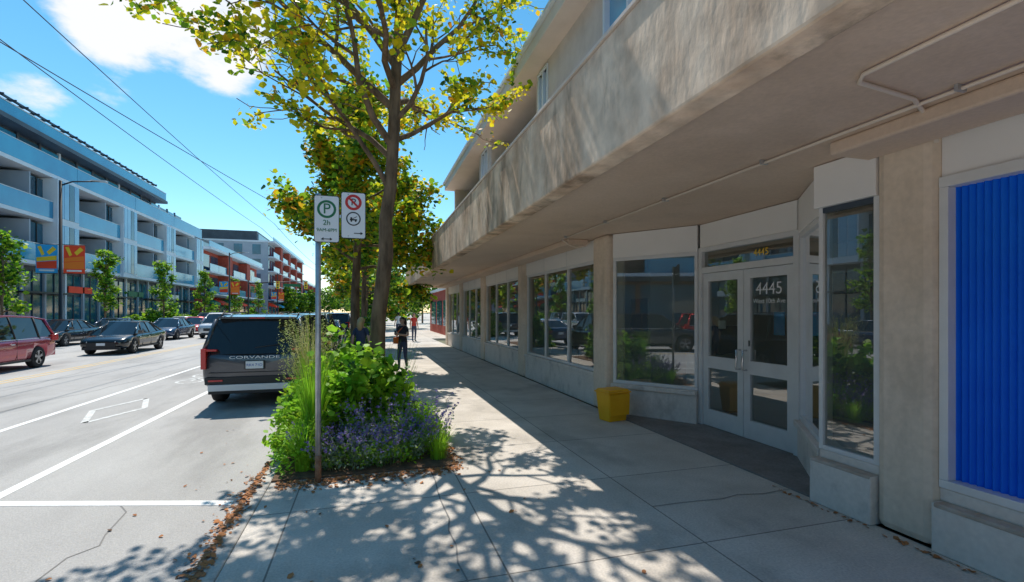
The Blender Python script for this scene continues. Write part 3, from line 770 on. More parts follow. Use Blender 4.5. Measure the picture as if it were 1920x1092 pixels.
        for yy in (cb[2] + .04, cb[3] + .05 if kind != 'van' else cb[3]):
            d.box(s * W2 - .02 if s > 0 else -W2 + .004, s * W2 - .004 if s > 0 else -W2 + .02, yy, yy + .012, .35, bz, M['trim'])
            d.box(s * W2 - .03 if s > 0 else -W2 - .015, s * W2 + .015 if s > 0 else -W2 + .03, yy + .12, yy + .30, bz - .17, bz - .14, M['chrome'] if kind == 'van' else paint)
    d.build('trim_and_lamps', e, bevel=.006)
    wm = MB()
    for wy in p['wy']:
        for s in (1, -1): wheel(wm, s * (W2 - .015), wy, r, .24, s)
    wm.build('wheels', e)
    if letters:
        text('tailgate_lettering', letters, (0, yr - .03, .995), (math.radians(90), 0, 0), .075, M['signw'], e, sx=2.2)
        text('plate_text', 'RK4 71D', (0, yr - .053, .845), (math.radians(90), 0, 0), .075, M['bluetxt'], e)
    return e

make_car('parked_suv', 'suv', -2.12, 13.0, 0, M['p_grey'], rails=True, letters='CORVANDE')
make_car('parked_suv', 'suv', -2.15, 20.0, 0, M['p_black'], rails=True)
make_car('parked_car', 'sedan', -2.1, 27.5, 0, M['p_blue'])
make_car('minivan', 'van', -11.6, 18.7, 180, M['p_maroon'])
make_car('sedan_car', 'sedan', -11.0, 27.3, 180, M['p_black'])
make_car('parked_car', 'sedan', -16.6, 33.5, 180, M['p_black'])
make_car('parked_car', 'sedan', -16.6, 39.5, 180, M['p_blue'])
make_car('sedan_car', 'sedan', -13.2, 39.2, 180, M['p_blue'])
make_car('white_suv', 'suv', -10.5, 41.0, 180, M['p_white'], rails=True)
make_car('red_car', 'sedan', -14.1, 47.5, 180, M['p_red'])
make_car('parked_car', 'sedan', -16.6, 52, 180, M['p_white'])
make_car('parked_car', 'suv', -16.6, 60, 180, M['p_grey'])
make_car('parked_suv', 'suv', -2.15, 38, 0, M['p_grey'])
make_car('parked_car', 'suv', -6.6, 75, 0, M['p_black'])
make_car('grey_suv', 'suv', -11.2, 3.6, 180, M['p_grey'])
make_car('parked_car', 'sedan', -16.6, 18, 180, M['p_blue'])
make_car('parked_car', 'sedan', -16.6, 9, 180, M['p_white'])
make_car('parked_car', 'suv', -16.6, -2, 180, M['p_red'])

# ---------------------------------------------------------------- parking sign
ps = empty('parking_sign')
mb = MB(); mb.tube([(-.49, 5.32, 0), (-.49, 5.32, 2.96)], .028, M['galv'], n=14)
mb.tube([(-.49, 5.32, 0), (-.49, 5.32, .28)], .0305, M['rust'], n=14)
mb.build('pole', ps)
def rounded(mb, cx, y, cz, w, h, m, r=.02, t=.003):
    P = []
    for (sx, sz, a0) in ((1, 1, 0), (-1, 1, 90), (-1, -1, 180), (1, -1, 270)):
        for k in range(5):
            a = math.radians(a0 + k * 22.5)
            P.append((cx + sx * (w / 2 - r) + r * math.cos(a), cz + sz * (h / 2 - r) + r * math.sin(a)))
    b = len(mb.v); n = len(P); kk = mb.mi(m)
    mb.v += [(p[0], y, p[1]) for p in P] + [(p[0], y + t, p[1]) for p in P]
    mb.f.append(tuple(b + i for i in range(n))[::-1]); mb.f.append(tuple(b + n + i for i in range(n)))
    mb.m += [kk, kk]; mb.sm += [False, False]
    for i in range(n): mb.f.append((b + i, b + (i + 1) % n, b + n + (i + 1) % n, b + n + i)); mb.m.append(kk); mb.sm.append(False)
def ring(mb, cx, y, cz, r0, r1, m, n=32):
    for j in range(n):
        a = 2 * math.pi * j / n; c = 2 * math.pi * (j + 1) / n
        mb.face([(cx + r0 * math.cos(a), y, cz + r0 * math.sin(a)), (cx + r1 * math.cos(a), y, cz + r1 * math.sin(a)), (cx + r1 * math.cos(c), y, cz + r1 * math.sin(c)), (cx + r0 * math.cos(c), y, cz + r0 * math.sin(c))][::-1], m)
def bar(mb, p, q, w, y, m):
    t = Vector((q[0] - p[0], q[1] - p[1])).normalized(); n = Vector((-t.y, t.x)) * w / 2
    mb.face([(p[0] + n.x, y, p[1] + n.y), (p[0] - n.x, y, p[1] - n.y), (q[0] - n.x, y, q[1] - n.y), (q[0] + n.x, y, q[1] + n.y)], m)
ys = 5.285
mb = MB(); cx1 = -.405; cz1 = 2.70; cx2 = -.145; cz2 = 2.75
rounded(mb, cx1, ys, cz1, .245, .48, M['signk']); rounded(mb, cx1, ys - .002, cz1, .232, .467, M['signw'], t=.002)
rounded(mb, cx2, ys, cz2, .245, .48, M['signk']); rounded(mb, cx2, ys - .002, cz2, .232, .467, M['signw'], t=.002)
ring(mb, cx1, ys - .004, cz1 + .10, .068, .092, M['signg'])
ring(mb, cx2, ys - .004, cz2 + .135, .055, .082, M['signr']); bar(mb, (cx2 - .045, cz2 + .18), (cx2 + .045, cz2 + .09), .020, ys - .007, M['signr'])
ring(mb, cx2, ys - .004, cz2 - .035, .060, .072, M['signk'])
y5 = ys - .0045
bar(mb, (cx2 - .035, cz2 - .045), (cx2 + .035, cz2 - .045), .014, y5, M['signk']); bar(mb, (cx2 - .03, cz2 - .03), (cx2 - .012, cz2 - .03), .02, y5, M['signk'])
bar(mb, (cx2 - .01, cz2 - .035), (cx2 + .035, cz2 - .01), .006, y5, M['signk'])
ring(mb, cx2 - .02, y5, cz2 - .058, 0.001, .009, M['signk'], 12); ring(mb, cx2 + .022, y5, cz2 - .058, 0.001, .009, M['signk'], 12)
def arrow(cx, cz, s, both=False):
    bar(mb, (cx - .035, cz), (cx + .035, cz), .008, y5, M['signk'])
    def head(d): mb.face([(cx + d * .055, y5, cz), (cx + d * .03, y5, cz + .016 ), (cx + d * .03, y5, cz - .016)], M['signk'])
    head(s)
    if both: head(-s)
arrow(cx1, cz1 - .205, -1, True); arrow(cx2 + .04, cz2 - .185, 1)
mb.box(-.52, -.46, ys + .004, ys + .06, 2.86, 2.89, M['galv']); mb.box(-.50, -.04, ys + .004, ys + .009, 2.72, 2.75, M['galv'])
for cx, cz in ((cx1, cz1), (cx2, cz2)):
    for s in (1, -1): ring(mb, cx - .05, y5, cz + s * .215, .001, .008, M['galv'], 10)
mb.build('sign_plates', ps)
RX = (math.radians(90), 0, 0)
text('sign_letter', 'P', (cx1, ys - .006, cz1 + .10), RX, .15, M['signg'], ps)
text('sign_duration', '2h', (cx1, ys - .006, cz1 - .04), RX, .075, M['signg'], ps)
text('sign_hours', '9AM-6PM', (cx1, ys - .006, cz1 - .115), RX, .048, M['signg'], ps)
text('sign_letter_red', 'P', (cx2, ys - .0055, cz2 + .135), RX, .10, M['signk'], ps)

# ---------------------------------------------------------------- yellow bin
mb = MB()
def tub(a, b, z0, z1, m, cx=3.80, cy=7.05, rot=.2):
    c, s = math.cos(rot), math.sin(rot)
    q = []
    for (w, d, z) in ((a[0], a[1], z0), (b[0], b[1], z1)):
        for sx, sy in ((-1, -1), (1, -1), (1, 1), (-1, 1)):
            X_, Y_ = sx * w / 2, sy * d / 2; q.append((cx + X_ * c - Y_ * s, cy + X_ * s + Y_ * c, z))
    mb.hexa(q, m)
tub((.34, .26), (.42, .34), .0, .45, M['yellow']); tub((.46, .38), (.46, .38), .451, .475, M['yellow']); tub((.43, .35), (.38, .30), .476, .51, M['yellow'])
tub((.385, .02), (.415, .02), .1, .44, M['yellow'], cx=3.80 + .18 * math.sin(.2), cy=7.05 - .17)
mb.build('yellow_salt_bin', bevel=.015)

# ---------------------------------------------------------------- street lamps with banners
def lamp(x, y, h, side=1, banners=True):
    e = empty('street_lamp')
    mb = MB()
    mb.tube([(x, y, 0), (x, y, .5), (x, y, .55), (x, y, h)], [.16, .16, .11, .08], M['black'], n=12)
    mb.tube([(x, y, h - .3), (x + side * .6, y, h - .02), (x + side * 2.0, y, h + .1)], [.05, .045, .04], M['black'], n=8)
    mb.box(x + side * 1.7 - .1, x + side * 2.4, y - .15, y + .15, h + .08, h + .16, M['silver'])
    if banners:
        for s, m in ((-1, M['b_blue']), (1, M['b_red'])):
            a, b = (x + .15, x + 1.25) if s > 0 else (x - 1.25, x - .15)
            zt = 5.9; mb.box(a, b, y - .01, y + .01, zt - 1.75, zt, m)
            mb.tube([(x, y, zt + .03), (x + s * 1.3, y, zt + .03)], .02, M['black'], n=6); mb.tube([(x, y, zt - 1.78), (x + s * 1.3, y, zt - 1.78)], .02, M['black'], n=6)
            w_ = b - a
            for sy in (-.014, .014):
                def pl(pts, mm): mb.face([(a + u * w_, y + sy, zt - 1.75 * v) for u, v in pts], mm)
                pl([(.08, .08), (.24, .05), (.40, .34), (.28, .40)], M['b_yel']); pl([(.94, .16), (.78, .06), (.50, .26), (.62, .36)], M['b_yel'])
                pl([(.04, .46), (.96, .38), (.96, .54), (.04, .60)], M['b_yel'] if s < 0 else M['b_org'])
                pl([(.04, .62), (.96, .56), (.96, .84), (.04, .84)], M['b_red'] if s < 0 else M['b_org'])
                pl([(.15, .88), (.85, .88), (.85, .94), (.15, .94)], M['signw'])
    mb.build('pole_and_arm', e)
lamp(-18.3, 36.8, 9.9); lamp(-18.3, 75, 9.9); lamp(-18.3, 112, 9.9)
e = empty('traffic_light'); mb = MB()
mb.tube([(-18.3, 86, 0), (-18.3, 86, 6.8)], .12, M['black'], n=10); mb.tube([(-18.3, 86, 6.3), (-9.5, 86, 6.8)], [.09, .05], M['black'], n=8)
for x in (-9.8, -14): 
    mb.box(x - .25, x + .25, 85.8, 86.1, 5.5, 6.7, M['b_yel'])
    for k, m in enumerate(('signg', 'b_yel', 'signr')): ring(mb, x, 85.78, 5.7 + k * .4, .001, .14, M[m if k != 1 else 'trim'], 14)
mb.box(-13.2, -10.6, 85.95, 86.0, 5.85, 6.3, M['signg'])
mb.build('mast', e)
e = empty('traffic_light'); mb = MB()
mb.tube([(-.6, 86, 0), (-.6, 86, 4.5)], .1, M['black'], n=10); mb.box(-1.0, -.7, 85.8, 86.1, 3.2, 4.3, M['b_yel'])
for k, m in enumerate(('signg', 'trim', 'signr')): ring(mb, -.85, 85.78, 3.4 + k * .36, .001, .12, M[m], 14)
mb.build('mast', e)

mb = MB()
def wirep(a, b, sag, r=.014, n=24):
    a, b = Vector(a), Vector(b); P = []
    for i in range(n + 1):
        t = i / n; q = a.lerp(b, t); q.z -= sag * 4 * t * (1 - t); P.append(q)
    mb.tube(P, r, M['wire'], n=5, cap=False)
wirep((-7.3, -5, 9.0), (-7.6, 45, 9.2), .35); wirep((-7.6, 45, 9.2), (-7.4, 90, 9.0), .4, .02)
wirep((-8.6, -5, 8.6), (-8.6, 45, 8.8), .3); wirep((-8.6, 45, 8.8), (-8.4, 90, 8.8), .4, .02)
wirep((-12, 10, 9.9), (-1.6, 60, 9.5), .3, .018)
mb.build('overhead_wires')
e = empty('utility_pole'); mb = MB(); mb.tube([(-.5, 60, 0), (-.5, 60, 11)], [.17, .12], M['bark'], n=10); mb.box(-2.2, 1.2, 59.95, 60.05, 9.4, 9.6, M['bark']); mb.build('pole', e)

# ---------------------------------------------------------------- trees
random.seed(11)
spec = [(3.7, 185, 22, 2.3, .05), (4.2, 150, 28, 2.3, .05), (4.5, 5, 26, 1.9, .045), (4.4, 215, 35, 2.6, .06), (4.8, 320, 34, 1.9, .05), (5.0, 180, 30, 2.9, .065),
        (5.1, 70, 35, 2.4, .055), (5.3, 262, 32, 2.5, .055), (5.4, 25, 42, 2.6, .06), (5.7, 200, 50, 2.8, .065), (5.9, 340, 50, 2.7, .06), (6.1, 120, 48, 2.8, .055),
        (6.3, 290, 55, 2.8, .055), (6.6, 170, 60, 2.8, .055), (6.7, 20, 65, 2.6, .05), (6.8, 240, 68, 2.6, .05)]
make_tree('maple_tree', .12, 8.0, 0, [(0, 0, 0), (.03, 0, 1.6), (.16, 0, 3.2), (.30, 0, 4.8), (.38, .05, 6.8)], .125, spec, 44, .095, .074,
          [L_yel, L_mid, L_gold, L_dark], [.62, .25, .06, .07], kids=(5, 4), maxd=2, drop=.30, rt=.42)
random.seed(5)
def gen_limbs(z0, z1, n, L, el0=10, el1=65):
    out = []
    for i in range(n):
        t = i / (n - 1); out.append((z0 + (z1 - z0) * t, i * 137.5 + random.uniform(-20, 20), el0 + (el1 - el0) * t + random.uniform(-8, 8), L * (1 - .35 * t), .05))
    return out
make_tree('maple_tree', -.35, 15.0, 0, [(0, 0, 0), (0, 0, 2.5), (.1, 0, 5), (.1, 0, 7)], .14, gen_limbs(3.0, 6.6, 16, 2.1), 60, .17, .11,
          [L_mid, L_dark, L_gold, L_yel], [.45, .19, .15, .21], kids=(4, 4), maxd=2)
make_tree('maple_tree', -.2, 24.5, 0, [(0, 0, 0), (0, 0, 2.5), (.1, 0, 5.5), (.1, 0, 7)], .14, gen_limbs(2.6, 6.8, 14, 2.3), 38, .2, .16,
          [L_mid, L_dark, L_yel, L_gold], [.50, .28, .12, .1], kids=(4, 4), maxd=2)
make_tree('maple_tree', -.1, 35, 0, [(0, 0, 0), (0, 0, 2.5), (.1, 0, 6.5)], .14, gen_limbs(2.2, 6.4, 12, 2.4), 36, .26, .2,
          [L_mid, L_dark, L_gold], [.45, .4, .15], kids=(4, 3), maxd=2)
for (x, y, h, s) in ((-18.6, 32.3, 6.3, 1), (-18.6, 42.8, 6.6, 2), (-18.6, 53.5, 6.9, 3), (-18.6, 65.5, 7, 4), (-18.6, 79, 7.2, 6), (-18.6, 95, 7.5, 7), (-18.6, 20, 6.5, 8), (-18.6, 8, 6.6, 9), (-18.6, -5, 6.6, 10)):
    random.seed(s + 30)
    make_tree('street_tree', x, y, 0, [(0, 0, 0), (0, 0, 2.0), (.05, 0, h * .85)], .07, gen_limbs(1.7, h * .82, 13, 1.25, 35, 75), 28, .17, .15,
              [L_mid, L_bright, L_dark], [.45, .2, .35], kids=(4, 2), maxd=1)

# ---------------------------------------------------------------- planting bed
mb = MB(); mb.box(-.95, .92, 5.45, 9.6, -.1, .02, M['soil']); mb.box(-.95, .7, 13.0, 17.5, -.1, .02, M['soil']); mb.box(-.95, .7, 22.5, 27, -.1, .02, M['soil']); mb.build('planting_bed')

def mound(cx, cy, rx, ry, h, n, z0=0.02, shell=.55, seed=0):
    r = np.random.default_rng(seed); th = r.uniform(0, 2 * np.pi, n); ph = np.arccos(r.uniform(0, 1, n))
    lump = 1 + .16 * np.sin(3 * th + seed) * np.sin(4 * ph + seed * 2) + .10 * np.sin(7 * th + 1.3 * seed) + r.normal(0, .05, n)
    rad = (shell + (1 - shell) * r.random(n) ** .6) * lump
    return np.stack([cx + rx * rad * np.sin(ph) * np.cos(th), cy + ry * rad * np.sin(ph) * np.sin(th), z0 + h * rad * np.cos(ph)], 1)
def clumps(cx, cy, rx, ry, h, nc, per, sig, seed=0):
    r = np.random.default_rng(seed); c = mound(cx, cy, rx, ry, h, nc, shell=.75, seed=seed)
    return np.repeat(c, per, 0) + r.normal(0, sig, (nc * per, 3)) * np.array([1, 1, .8])
def clip0(P, z=.03): P = np.array(P); P[:, 2] = np.maximum(P[:, 2], z); return P

def stems(mb, n, cx, cy, rx, ry, h, m, lean=.25, r=.004, seed=0, tips=None):
    rr = random.Random(seed)
    for _ in range(n):
        a = rr.uniform(0, 6.28); q = math.sqrt(rr.random()); x = cx + rx * q * math.cos(a); y = cy + ry * q * math.sin(a)
        hh = h * rr.uniform(.65, 1.1); lx = (x - cx) / max(rx, .01) * lean * h + rr.gauss(0, .05); ly = (y - cy) / max(ry, .01) * lean * h + rr.gauss(0, .05)
        pts = [(x, y, 0.02), (x + lx * .35, y + ly * .35, hh * .55), (x + lx, y + ly, hh)]
        mb.tube(pts, [r, r * .8, r * .4], m, n=3, cap=False)
        if tips is not None: tips.append(pts)
e = empty('garden_shrub')
P = clip0(np.concatenate([clumps(-.32, 6.7, .50, .55, 1.10, 70, 24, .075, 1), clumps(.18, 7.2, .50, .6, 1.05, 70, 24, .08, 2), clumps(-.35, 7.9, .5, .7, 1.20, 60, 24, .08, 3), clumps(.0, 8.9, .5, .6, .9, 36, 24, .08, 4)]))
leaf_object('leaves', [(P, .085, .6, 1.15, [L_bright, L_mid, L_dark], [.55, .28, .17])], e)
mb = MB(); stems(mb, 160, -.1, 7.4, .6, 1.2, 1.2, L_mid, seed=3); mb.build('stems', e)
e = empty('garden_shrub')
P = clip0(np.concatenate([clumps(.55, 6.25, .42, .42, .50, 60, 30, .05, 5), clumps(.68, 6.9, .28, .5, .45, 45, 26, .05, 6), clumps(-.70, 5.85, .26, .34, .55, 40, 26, .05, 7), clumps(.25, 5.75, .3, .2, .25, 26, 22, .04, 17)]))
leaf_object('leaves', [(P, .042, .8, .55, [L_bright, L_mid], [.7, .3])], e)
e = empty('garden_shrub')
P = clip0(np.concatenate([clumps(-.82, 6.5, .28, .5, .80, 50, 22, .06, 8), clumps(-.78, 7.3, .28, .6, .9, 50, 22, .07, 9)]), .05)
leaf_object('leaves', [(P, .07, .5, .8, [L_bright, L_mid, L_dark], [.65, .28, .07])], e)
e = empty('lavender_plant'); mb = MB(); tips = []
stems(mb, 250, -.02, 5.85, .62, .32, .46, L_sage, lean=.5, r=.003, seed=5, tips=tips)
stems(mb, 90, .25, 6.3, .55, .4, .68, L_sage, lean=.4, r=.003, seed=6, tips=tips)
stems(mb, 50, .70, 6.2, .25, .5, .55, L_sage, lean=.3, r=.003, seed=7, tips=tips)
mb.build('stems', e)
FP = []; LP = []
for t in tips:
    a, b, c = [Vector(q) for q in t]
    for _ in range(10): q = b.lerp(c, random.uniform(.45, 1.05)); FP.append((q.x + random.gauss(0, .012), q.y + random.gauss(0, .012), q.z))
    for _ in range(13): q = a.lerp(b, random.uniform(.1, 1.2)); LP.append((q.x + random.gauss(0, .035), q.y + random.gauss(0, .035), max(.03, q.z)))
leaf_object('flowers_and_leaves', [(np.array(FP), .021, .2, .9, [L_purple, L_sage], [.75, .25]), (np.array(LP), .034, .5, .6, [L_sage, L_mid, L_bright], [.6, .2, .2])], e)
def grass(name, cx, cy, n, h, spread, m, seed, w=.008, plume=0):
    rr = random.Random(seed); mb = MB(); FP = []
    for _ in range(n):
        a = rr.uniform(0, 6.28); q = rr.random(); x = cx + .1 * q * math.cos(a); y = cy + .1 * q * math.sin(a); hh = h * rr.uniform(.6, 1.1); s = spread * rr.uniform(.2, 1)
        side = Vector((-math.sin(a), math.cos(a), 0)); prev = None; N = 5
        for i in range(N + 1):
            t = i / N; c = Vector((x + s * math.cos(a) * t ** 2, y + s * math.sin(a) * t ** 2, hh * (t - .18 * t ** 3))); ww = w * (1 - t * .85)
            cur = (c - side * ww, c + side * ww)
            if prev: mb.face([prev[0], prev[1], cur[1], cur[0]], m if rr.random() < .7 else L_mid)
            prev = cur
        if plume:
            for _ in range(plume): FP.append((c.x + rr.gauss(0, .012), c.y + rr.gauss(0, .012), c.z - rr.random() * .25))
    e = empty(name); mb.build('blades', e)
    if FP: leaf_object('plumes', [(np.array(FP), .02, .1, .5, [L_straw], [1])], e)
grass('ornamental_grass', -.62, 6.15, 260, 1.45, .28, L_bright, 1)
grass('ornamental_grass', -.78, 7.3, 200, 1.9, .35, L_straw, 2, plume=14)
grass('ornamental_grass', -.68, 5.75, 160, .75, .35, L_bright, 3)
grass('ornamental_grass', .80, 5.75, 200, .45, .25, L_bright, 4, w=.005)
grass('ornamental_grass', .70, 6.6, 200, .6, .3, L_bright, 8, w=.005)
e = empty('garden_shrub'); P = clip0(np.concatenate([clumps(-.3, 14.2, .5, 1.1, .95, 90, 22, .08, 11), clumps(-.3, 16.3, .6, 1.2, 1.2, 90, 22, .08, 12)]))
leaf_object('leaves', [(P, .10, .6, 1.0, [L_dark, L_mid, L_bright], [.4, .4, .2])], e)
e = empty('garden_shrub'); P = clip0(np.concatenate([clumps(-.2, 24, .6, 1.6, 1.3, 90, 22, .1, 13), clumps(.0, 34, .8, 1.8, 1.7, 90, 22, .12, 14)]))
leaf_object('leaves', [(P, .13, .6, 1.0, [L_dark, L_mid], [.55, .45])], e)
e = empty('hedge'); P = clip0(np.concatenate([clumps(-18.9, yy, .6, 2.2, 1.4 + .4 * (i % 3), 60, 20, .14, 20 + i) for i, yy in enumerate(range(48, 100, 4))]))
leaf_object('leaves', [(P, .2, .6, 1.0, [L_mid, L_dark, L_bright], [.45, .35, .2])], e)
e = empty('distant_trees'); G = []; r = np.random.default_rng(3)
i = 0
for (x, y, rr, h) in [(1.5, 48, 2.2, 6.5), (3.5, 52, 2.2, 5.5), (-.2, 46, 1.6, 6), (-.3, 58, 2.4, 8), (.5, 68, 3, 9), (0, 80, 3, 9), (-.5, 95, 3.5, 10), (-20, 245, 8, 13), (-12, 260, 8, 12), (-4, 262, 9, 13), (5, 240, 9, 14), (12, 200, 9, 14), (10, 150, 7, 12), (9, 110, 6, 11), (8, 75, 4, 9), (9.5, 60, 3.6, 8.5), (-30, 262, 9, 14), (-3, 130, 3.5, 9), (-2, 160, 4, 10), (-2, 200, 5, 11), (-19, 128, 2.5, 8), (-19, 150, 2.5, 8), (-19, 180, 3, 9), (-45, 60, 3, 18), (-50, 48, 4, 17),
                      (-10, -130, 12, 14), (6, -125, 10, 12), (-24, -128, 10, 12)]:
    i += 1; s = max(.22, abs(y) * .0032)
    c = np.repeat(mound(x, y, rr, rr, h * .62, int(150), z0=h * .38, shell=.5, seed=i), 11, 0)
    low = np.repeat(mound(x, y, rr * .8, rr * .8, -h * .2, 40, z0=h * .38, shell=.4, seed=i + 50), 11, 0)
    c = np.concatenate([c, low]); c = c + r.normal(0, rr * .09, c.shape); G.append((c, s, .5, 1.0, [L_dark, L_mid], [.55, .45]))
leaf_object('foliage', G, e)
mb = MB()
for (x, y, h) in [(1.5, 48, 3), (3.5, 52, 2.5), (-.2, 46, 3), (-.3, 58, 3.5), (.5, 68, 4), (0, 80, 4), (9.5, 60, 4), (8, 75, 4), (-3, 130, 4)]: mb.tube([(x, y, 0), (x, y, h + 1)], .14, M['bark'], n=8)
mb.build('trunks', e)

r = np.random.default_rng(9); P = []
for k in range(1700):
    yy = r.uniform(1.5, 6.2); x = -1.12 + abs(r.normal(0, .055)) * r.choice([-1.5, .7]); P.append((x, yy, ROAD + .012 if x < -1.12 else .014))
for k in range(750): P.append((r.uniform(-.9, .95), 5.42 - abs(r.normal(0, .12)), .010))
for k in range(420): P.append((.93 + abs(r.normal(0, .06)), r.uniform(5.3, 9.2), .010))
for k in range(50): P.append((r.uniform(-.9, 1.8), r.uniform(2.2, 6), .008))
for k in range(40): P.append((r.uniform(-2.2, -1.15), r.uniform(2.5, 9), ROAD + .010))
for k in range(60): P.append((3.9 - abs(r.normal(0, .03)), r.uniform(2.2, 3.9), .008))
P = np.array(P)
leaf_object('fallen_leaves', [(P, .032, 4.0, .8, [M['litter'], M['soil']], [.85, .15])])

# ---------------------------------------------------------------- people
def person(name, x, y, rot, H, top, bottom, hair, hairlong=True, phone=False, bag=False, z0=0.0):
    e = empty(name, (x, y, z0), (0, 0, math.radians(rot)))
    e.scale = (H / 1.70,) * 3
    V = []; E = []; R = []
    def add(p, r, par=None):
        V.append(p); R.append(r)
        if par is not None: E.append((par, len(V) - 1))
        return len(V) - 1
    pel = add((0, 0, .95), (.15, .11)); sp = add((0, 0, 1.10), (.125, .095), pel); ch = add((0, 0, 1.28), (.155, .11), sp)
    nb = add((0, .0, 1.41), (.075, .07), ch); nk = add((0, -.01, 1.475), (.05, .05), nb); hd = add((0, -.025, 1.545), (.068, .08), nk); hm = add((0, -.03, 1.61), (.077, .095), hd); ht = add((0, -.02, 1.67), (.055, .07), hm)
    for s in (-1, 1):
        hip = add((s * .09, 0, .88), (.09, .095), pel); kn = add((s * .105, -.02 + .03 * s, .50), (.058, .06), hip); an = add((s * .11, .02 + .06 * s, .09), (.037, .04), kn)
        ft = add((s * .115, -.05 + .06 * s, .04), (.042, .032), an); toe = add((s * .12, -.14 + .06 * s, .03), (.035, .022), ft)
        sh = add((s * .155, 0, 1.37), (.058, .058), nb)
        if phone:
            el = add((s * .22, .0, 1.12), (.041, .041), sh); wr = add((s * .08, -.24, 1.16), (.027, .027), el); pm = add((s * .045, -.30, 1.19), (.03, .02), wr)
            for k in range(4): f1 = add((s * (.035 - .005 * k), -.335, 1.165 + .02 * k), (.009, .009), pm); add((s * .012, -.35, 1.17 + .02 * k), (.007, .007), f1)
            t = add((s * .02, -.295, 1.23), (.01, .01), pm)
        else:
            el = add((s * .22, .03, 1.10), (.041, .041), sh); wr = add((s * .25, -.03, .86), (.027, .027), el); pm = add((s * .25, -.045, .79), (.02, .032), wr)
            for k in range(4): f1 = add((s * .25, -.075 + .02 * k, .73), (.009, .009), pm); add((s * .235, -.08 + .02 * k, .69 + .005 * abs(k - 1)), (.007, .007), f1)
            t = add((s * .235, -.085, .77), (.01, .01), pm)
    me = bpy.data.meshes.new('b'); me.from_pydata(V, E, []); o = bpy.data.objects.new('figure', me); COL.objects.link(o)
    md = o.modifiers.new('skin', 'SKIN'); 
    for i, sv in enumerate(me.skin_vertices[0].data): sv.radius = R[i]; sv.use_root = (i == 0)
    sb2 = o.modifiers.new('sub', 'SUBSURF'); sb2.levels = 2; sb2.render_levels = 2
    dg = bpy.context.evaluated_depsgraph_get(); dg.update()
    m2 = bpy.data.meshes.new_from_object(o.evaluated_get(dg)); o.modifiers.clear(); o.data = m2
    m2.materials.clear()
    for m in (M['skin'], top, bottom, M['tyre'], hair): m2.materials.append(m)
    for pl in m2.polygons:
        c = pl.center; pl.use_smooth = True; k = 0
        if c.z > 1.43: k = 4 if (c.z > 1.64 or (c.y > .0 and c.z > 1.5)) else 0
        elif c.z > .93: k = 1
        if .93 < c.z <= 1.24 and (abs(c.x) > .165 or c.y < -.13): k = 0
        if c.z <= .93 and abs(c.x) < .2: k = 2
        if c.z <= .08: k = 3
        pl.material_index = k
    o.parent = e
    hb = MB()
    n = 14
    for i in range(6):
        for j in range(n):
            def pt(i, j):
                a = 2 * math.pi * j / n; ph = i / 6 * 1.75; zz = 1.60 + .105 * math.cos(ph); rr = math.sin(ph)
                yy = -.015 + .102 * rr * math.sin(a)
                if math.sin(a) < -.3 and i >= 3: zz = max(zz, 1.645); 
                return (.088 * rr * math.cos(a), yy, zz)
            hb.face([pt(i, j), pt(i + 1, j), pt(i + 1, j + 1), pt(i, j + 1)], hair, True)
    if hairlong: hb.tube([(0, .05, 1.62), (0, .085, 1.52), (0, .09, 1.42), (0, .08, 1.36)], [.075, .08, .07, .03], hair, n=10)
    hb.tube([(0, -.115, 1.60), (0, -.135, 1.575), (0, -.118, 1.565)], [.007, .014, .008], M['skin'], n=6)
    for s in (-1, 1):
        hb.tube([(s * .03, -.112, 1.603), (s * .03, -.122, 1.603)], .009, M['signk'], n=8); hb.tube([(s * .078, -.02, 1.62), (s * .084, -.015, 1.575)], [.014, .009], M['skin'], n=6)
    hb.tube([(-.022, -.112, 1.54), (0, -.118, 1.538), (.022, -.112, 1.54)], .006, M['signr'], n=6)
    hb.build('hair_and_face', e)
    if phone: b = MB(); b.box(-.035, .035, -.345, -.335, 1.15, 1.28, M['trim']); b.build('phone', e, bevel=.004)
    if bag:
        b = MB(); b.box(-.24, -.10, -.17, -.06, .86, 1.06, M['bag']); b.tube([(-.17, -.1, 1.05), (-.05, -.13, 1.25), (.1, -.05, 1.42), (.05, .1, 1.35), (-.17, -.02, 1.05)], .012, M['bag'], n=6)
        b.build('shoulder_bag', e, bevel=.02)
    return e
person('pedestrian', .98, 14.6, -45, 1.60, M['cloth_k'], M['cloth_n'], M['hair_d'], phone=True, bag=True)
person('pedestrian', -.16, 12.4, 160, 1.62, M['cloth_n'], M['cloth_k'], M['hair_b'])
person('pedestrian', 2.6, 29, 20, 1.68, M['cloth_r'], M['cloth_n'], M['hair_d'])
person('pedestrian', 2.0, 34, 190, 1.72, M['signw'], M['cloth_n'], M['hair_d'], hairlong=False)

# ---------------------------------------------------------------- light, sky
sd = Vector((-.10, .65, 1.0)).normalized()
el = math.asin(sd.z); az = math.atan2(sd.x, sd.y)
L = bpy.data.lights.new('sun', 'SUN'); L.energy = 5.0; L.angle = math.radians(.5); L.color = (1.0, .94, .85)
lo = bpy.data.objects.new('sun', L); COL.objects.link(lo); lo.rotation_euler = (-sd).to_track_quat('-Z', 'Y').to_euler(); lo.location = (0, 0, 30)
W = bpy.data.worlds.new('World'); scene.world = W; W.use_nodes = True; nt = W.node_tree
bg = nt.nodes['Background']; bg.inputs['Strength'].default_value = .15
sky = nt.nodes.new('ShaderNodeTexSky'); sky.sky_type = 'NISHITA'; sky.sun_disc = False; sky.sun_elevation = el; sky.sun_rotation = az
sky.air_density = 1.0; sky.dust_density = 0.0; sky.ozone_density = 1.5
hs = nt.nodes.new('ShaderNodeHueSaturation'); hs.inputs['Saturation'].default_value = 1.27; hs.inputs['Hue'].default_value = .482; hs.inputs['Value'].default_value = 1.15
nt.links.new(sky.outputs[0], hs.inputs['Color'])
